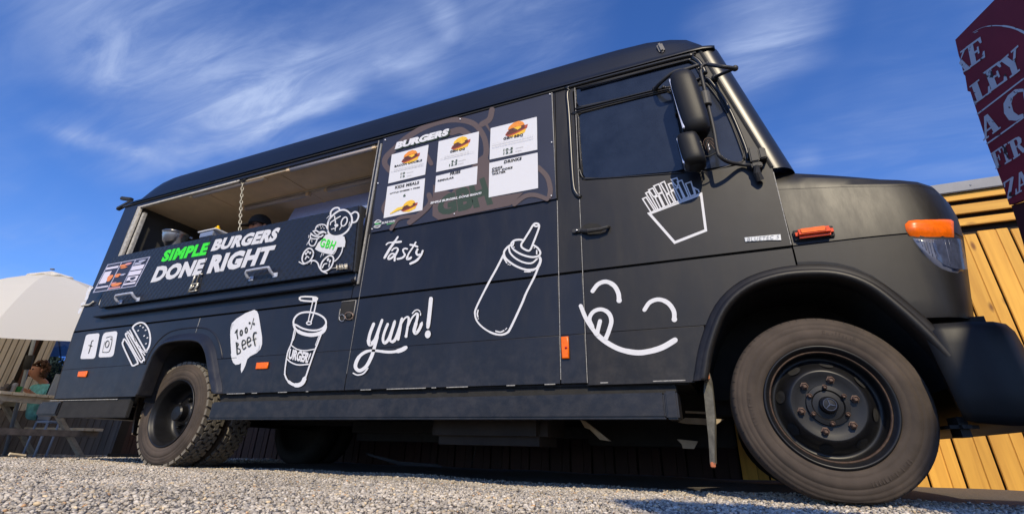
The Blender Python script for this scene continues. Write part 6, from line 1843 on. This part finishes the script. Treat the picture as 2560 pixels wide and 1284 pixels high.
def make_person(base, face_dir, label, head, shoulders, hips, hairm, shirtm, hair='curly', arms=None, scale=1.0):
    """base on the ground; all other positions absolute. face_dir: unit vector the face points to"""
    e = empty('person', base, label, 'person')
    H = Vector(head); f = Vector(face_dir).normalized(); s = Vector((-f.y, f.x, 0))
    Sh = Vector(shoulders); Hp = Vector(hips)
    J = {'pelvis': (*Hp, .13, .11), 'waist': (*(Hp.lerp(Sh, .4)), .12, .10), 'chest': (*(Hp.lerp(Sh, .85)), .15, .11), 'neckb': (*(Sh + Vector((0, 0, .05))), .06, .055), 'neck': (*(Sh.lerp(H, .5)), .047, .047),
         'jaw': (*(H + f * .015 - Vector((0, 0, .055))), .060, .062), 'head': (*H, .080, .090), 'crown': (*(H + Vector((0, 0, .06))), .066, .072),
         'nose': (*(H + f * .105 - Vector((0, 0, .012))), .011, .014)}
    E = [('pelvis', 'waist'), ('waist', 'chest'), ('chest', 'neckb'), ('neckb', 'neck'), ('neck', 'jaw'), ('jaw', 'head'), ('head', 'crown'), ('head', 'nose')]
    B = {}; BE = []
    for sd_, (el, ha) in zip((1, -1), arms):
        n = 'L' if sd_ > 0 else 'R'
        shp = Sh + s * sd_ * .17; el, ha = Vector(el), Vector(ha)
        J['sh' + n] = (*shp, .058, .055); J['el' + n] = (*el, .042, .040); J['wr' + n] = (*ha, .026, .028); J['pa' + n] = (*(ha + (ha - el).normalized() * .06), .030, .018)
        E += [('chest', 'sh' + n), ('sh' + n, 'el' + n), ('el' + n, 'wr' + n), ('wr' + n, 'pa' + n)]
        for q in range(4):
            d = (ha - el).normalized(); off = s * (q - 1.5) * .018
            J['f%s%d' % (n, q)] = (*(ha + d * (.12 + .01 * (q in (1, 2))) + off), .008, .008)
            E.append(('pa' + n, 'f%s%d' % (n, q)))
        J['t' + n] = (*(ha + (ha - el).normalized() * .06 + s * .05 + Vector((0, 0, .02))), .010, .010); E.append(('wr' + n, 't' + n))
    body = skin_mesh('body', J, E, skinm, e)
    sJ = {k: (v[0], v[1], v[2], v[3] * 1.13, v[4] * 1.13) for k, v in J.items() if k in ('pelvis', 'waist', 'chest', 'neckb', 'shL', 'shR', 'elL', 'elR')}
    for n in 'LR':
        a, b = Vector(J['el' + n][:3]), Vector(J['wr' + n][:3]); sJ['cf' + n] = (*a.lerp(b, .6), .040, .040)
    skin_mesh('top', sJ, [('pelvis', 'waist'), ('waist', 'chest'), ('chest', 'neckb'), ('chest', 'shL'), ('chest', 'shR'), ('shL', 'elL'), ('shR', 'elR'), ('elL', 'cfL'), ('elR', 'cfR')], shirtm, e)
    # face: eyes, brows, mouth, ears
    bm = bmesh.new()
    for sd_ in (1, -1):
        bmesh.ops.create_icosphere(bm, subdivisions=2, radius=.012, matrix=Matrix.Translation(H + f * .083 + s * sd_ * .032 + Vector((0, 0, .012))))
    obj('eyes', bm, mat('dark_eye', (.05, .035, .03), .3), body, smooth=True)
    bm = bmesh.new(); add_tube(bm, [H + f * .078 + s * .025 - Vector((0, 0, .055)), H + f * .088 - Vector((0, 0, .056)), H + f * .078 - s * .025 - Vector((0, 0, .055))], .006, 6)
    obj('mouth', bm, mat('lips', (.38, .12, .09), .5), body, smooth=True)
    for sd_ in (1, -1):
        bm = bmesh.new(); bmesh.ops.create_icosphere(bm, subdivisions=2, radius=.026, matrix=Matrix.Translation(H + s * sd_ * .086 - f * .005) @ Matrix.Diagonal((.5, .5, 1.1, 1)))
        obj('ear', bm, skinm, body, smooth=True)
    if hair == 'curly':
        bm = bmesh.new(); r_ = random.Random(2)
        for i in range(420):
            d = Vector((r_.gauss(0, 1), r_.gauss(0, 1), r_.gauss(0, 1))).normalized()
            if d.dot(f) > .42 or d.z < -.75 or (d.dot(f) > .15 and d.z < .2): continue
            t = bmesh.new(); bmesh.ops.create_icosphere(t, subdivisions=1, radius=r_.uniform(.012, .024)); t.transform(Matrix.Translation(H - f * .02 + Vector((0, 0, .01)) + Vector((d.x * .118, d.y * .118, d.z * .125)) * r_.uniform(.82, 1.12))); merge(bm, t)
        obj('hair', bm, hairm, e, smooth=False)
    else:
        bm = bmesh.new(); t = bmesh.new()
        bmesh.ops.create_uvsphere(t, u_segments=24, v_segments=12, radius=.108)
        for v in list(t.verts):
            if v.co.z < -.012: v.co.z = -.012
        t.transform(Matrix.Translation(H + Vector((0, 0, .03)))); merge(bm, t)
        bq = [H + f * .07 + s * .075 + Vector((0, 0, .022)), H + f * .17 + s * .05 + Vector((0, 0, .008)), H + f * .19 + Vector((0, 0, .008)), H + f * .17 - s * .05 + Vector((0, 0, .008)), H + f * .07 - s * .075 + Vector((0, 0, .022))]
        v1 = [bm.verts.new(q) for q in bq]; v2 = [bm.verts.new(q - Vector((0, 0, .008))) for q in bq]
        bm.faces.new(v1); bm.faces.new(v2[::-1])
        for i in range(5): bm.faces.new((v1[i], v1[(i + 1) % 5], v2[(i + 1) % 5], v2[i]))
        obj('cap', bm, hairm, e, smooth=False)
    return e
# diner behind the table, face in profile towards the left
hd_ = XP(92, 925, -9.75); sh_ = XP(100, 966, -9.85)
shx, shy, shz = -9.78, sh_.y + 0.02, hd_.z - 0.225
make_person((shx, shy, -0.05), (0.25, -1, -0.05), 'seated person with curly brown hair and a turquoise top behind the picnic table', hd_, (shx, shy, shz), (shx + 0.0, shy + 0.04, shz - 0.46),
            mat('curly_brown_hair', (.085, .04, .022), .8, noise=(60, .5)), mat('turquoise_cloth', (.16, .50, .52), .8, noise=(14, .4)), 'curly',
            arms=(((shx + 0.22, shy - 0.02, shz - 0.20), (shx + 0.26, shy - 0.25, shz - 0.10)), ((shx - 0.2, shy - 0.05, shz - 0.2), (shx - 0.15, shy - 0.28, shz - 0.10))))
# worker inside the truck
hw = U(648, 568, 0.42)
make_person((hw.x, hw.y, 0.56), (-0.15, -1, -0.25), 'person in a black cap working inside the truck behind the hatch', hw, (hw.x, hw.y + 0.02, hw.z - 0.24), (hw.x, hw.y + 0.04, hw.z - 0.75),
            mat('black_cap', (.012, .012, .013), .8), mat('dark_red_shirt', (.10, .015, .018), .8), 'cap',
            arms=(((hw.x + 0.28, hw.y - 0.02, hw.z - 0.50), (hw.x + 0.22, hw.y - 0.26, hw.z - 0.55)), ((hw.x - 0.28, hw.y - 0.02, hw.z - 0.50), (hw.x - 0.2, hw.y - 0.26, hw.z - 0.55))))

# ------------------------------------------------------------------ small things
# counter inside the opening that carries them
brim = U(438, 585, 0.12)[2]
cz = brim - 0.145
cb = box('serving_counter', (HX0 + 0.1, 0.09, cz - 0.03), (HX1 - 0.05, 0.24, cz), steel_dull, T, 0.004)
def bowl_at(px, py, y, r, h, zb):
    c = U(px, py, y); bm = bmesh.new()
    add_lathe(bm, [(0.0001, 0.0), (r * .45, 0.0), (r * .8, h * .35), (r * .97, h * .8), (r, h), (r * 1.05, h * 1.02), (r * 1.05, h * .98), (r * .96, h * .95), (r * .78, h * .4), (0.0001, 0.008)], 32, axis='z', centre=(c.x, c.y, zb))
    return obj('mixing_bowl', bm, steel, None, smooth=True)
b_ = bowl_at(438, 590, 0.12, 0.115, 0.142, cz)
tag(b_, 'shiny steel mixing bowl on the counter at the rear end of the hatch', 'bowl')
a, b2 = U(510, 590, 0.12), U(556, 575, 0.12)
tin = box('steel_tin', (a.x + 0.03, 0.06, cz), (b2.x - 0.03, 0.20, (a.z + b2.z) / 2 - 0.008), steel_dull, None, 0.004)
tag(tin, 'low steel tin that carries the white chopping board', 'tin')
tr = box('chopping_board', (0, 0, -0.006), ((b2 - a).length, 0.16, 0.008), whitep, None, 0.003, Matrix.Translation((a.x, 0.05, (a.z + b2.z) / 2)))
tag(tr, 'thin white chopping board on the counter beside the chain', 'chopping board')
zt_ = (a.z + b2.z) / 2 + 0.009
bm = bmesh.new(); c = U(542, 577, 0.12)
add_lathe(bm, [(0.0001, 0), (0.026, 0.0), (0.028, 0.01), (0.026, 0.035), (0.012, 0.042), (0.010, 0.06), (0.0001, 0.062)], 16, axis='z', centre=(c.x, c.y, zt_))
tag(obj('squeeze_bottle', bm, mat('yellow_plastic', (0.85, 0.5, 0.01), 0.4), None, smooth=True), 'small yellow squeeze bottle standing on the white board', 'bottle')
# things on the picnic table
def item(name, label, cat, prof, px, x, m, zb=0.69, seg=16):
    c = XP(px, 985, x); bm = bmesh.new(); add_lathe(bm, prof, seg, axis='z', centre=(x, c.y, zb))
    return tag(obj(name, bm, m, None, smooth=True), label, cat)
item('paper_cup', 'green paper cup with a pale rim on the picnic table', 'cup', [(0.0001, 0), (0.028, 0), (0.036, 0.085), (0.036, 0.088), (0.038, 0.1), (0.030, 0.1), (0.0001, 0.09)], 40, -9.0, mat('green_paper', (0.02, 0.22, 0.07), 0.6))
item('sauce_bottle', 'dark sauce bottle with a narrow neck on the picnic table', 'bottle', [(0.0001, 0), (0.03, 0), (0.032, 0.10), (0.014, 0.14), (0.013, 0.18), (0.0001, 0.185)], 18, -9.1, rubber)
item('salt_shaker', 'grey shaker with a white top beside the green cup', 'shaker', [(0.0001, 0), (0.026, 0), (0.024, 0.09), (0.028, 0.10), (0.026, 0.13), (0.0001, 0.14)], 27, -8.95, mat('grey_plastic', (0.25, 0.25, 0.27), 0.5))
bm = bmesh.new()
cc = XP(6, 975, -9.0)
for i in range(6): add_box(bm, (-0.05 + 0.01 * i, -0.05, 0.02 * i), (0.06 - 0.006 * i, 0.05, 0.02 * i + 0.018), Matrix.Translation((-9.0, cc.y, 0.69)) @ Matrix.Rotation(0.3 * i, 4, 'Z'), 0.006)
tag(obj('napkin_pile', bm, mat('brown_paper', (0.16, 0.13, 0.11), 0.8), None), 'untidy pile of dark wrappers at the left end of the picnic table', 'wrappers')
# moulded chair
chp = XP(133, 985, -9.25)
ch = empty('garden_chair', (-9.25, chp.y, -0.05), 'pale blue grey plastic garden chair beside the picnic table', 'chair')
chm = mat('pale_blue_plastic', (0.36, 0.42, 0.52), 0.5)
bm = bmesh.new(); yb = chp.y
w_ = (XP(152, 960, -9.25).y - XP(116, 960, -9.25).y)
zt_ = XP(133, 930, -9.25).z
add_box(bm, (-9.27, yb - w_ / 2, 0.40), (-9.24, yb + w_ / 2, zt_), None, 0.045); obj('backrest', bm, chm, ch)
box('seat', (-9.24, yb - w_ / 2, 0.37), (-8.92, yb + w_ / 2, 0.40), chm, ch, 0.012)
for x in (-9.24, -8.95):
    for y in (yb - w_ / 2 + 0.02, yb + w_ / 2 - 0.02): tube('leg', [(x, y, -0.05), (x, y, 0.375)], 0.014, chm, ch, 8)
# offcut on the ground left of the wheel
bm = bmesh.new(); a = XP(25, 1130, -8.4); b3 = XP(62, 1140, -8.4)
add_tube(bm, [(a.x, a.y, 0.0), (b3.x, b3.y, -0.02)], 0.02, 6)
tag(obj('timber_offcut', bm, table_wood, None), 'short pale timber offcut lying under the picnic table', 'timber')
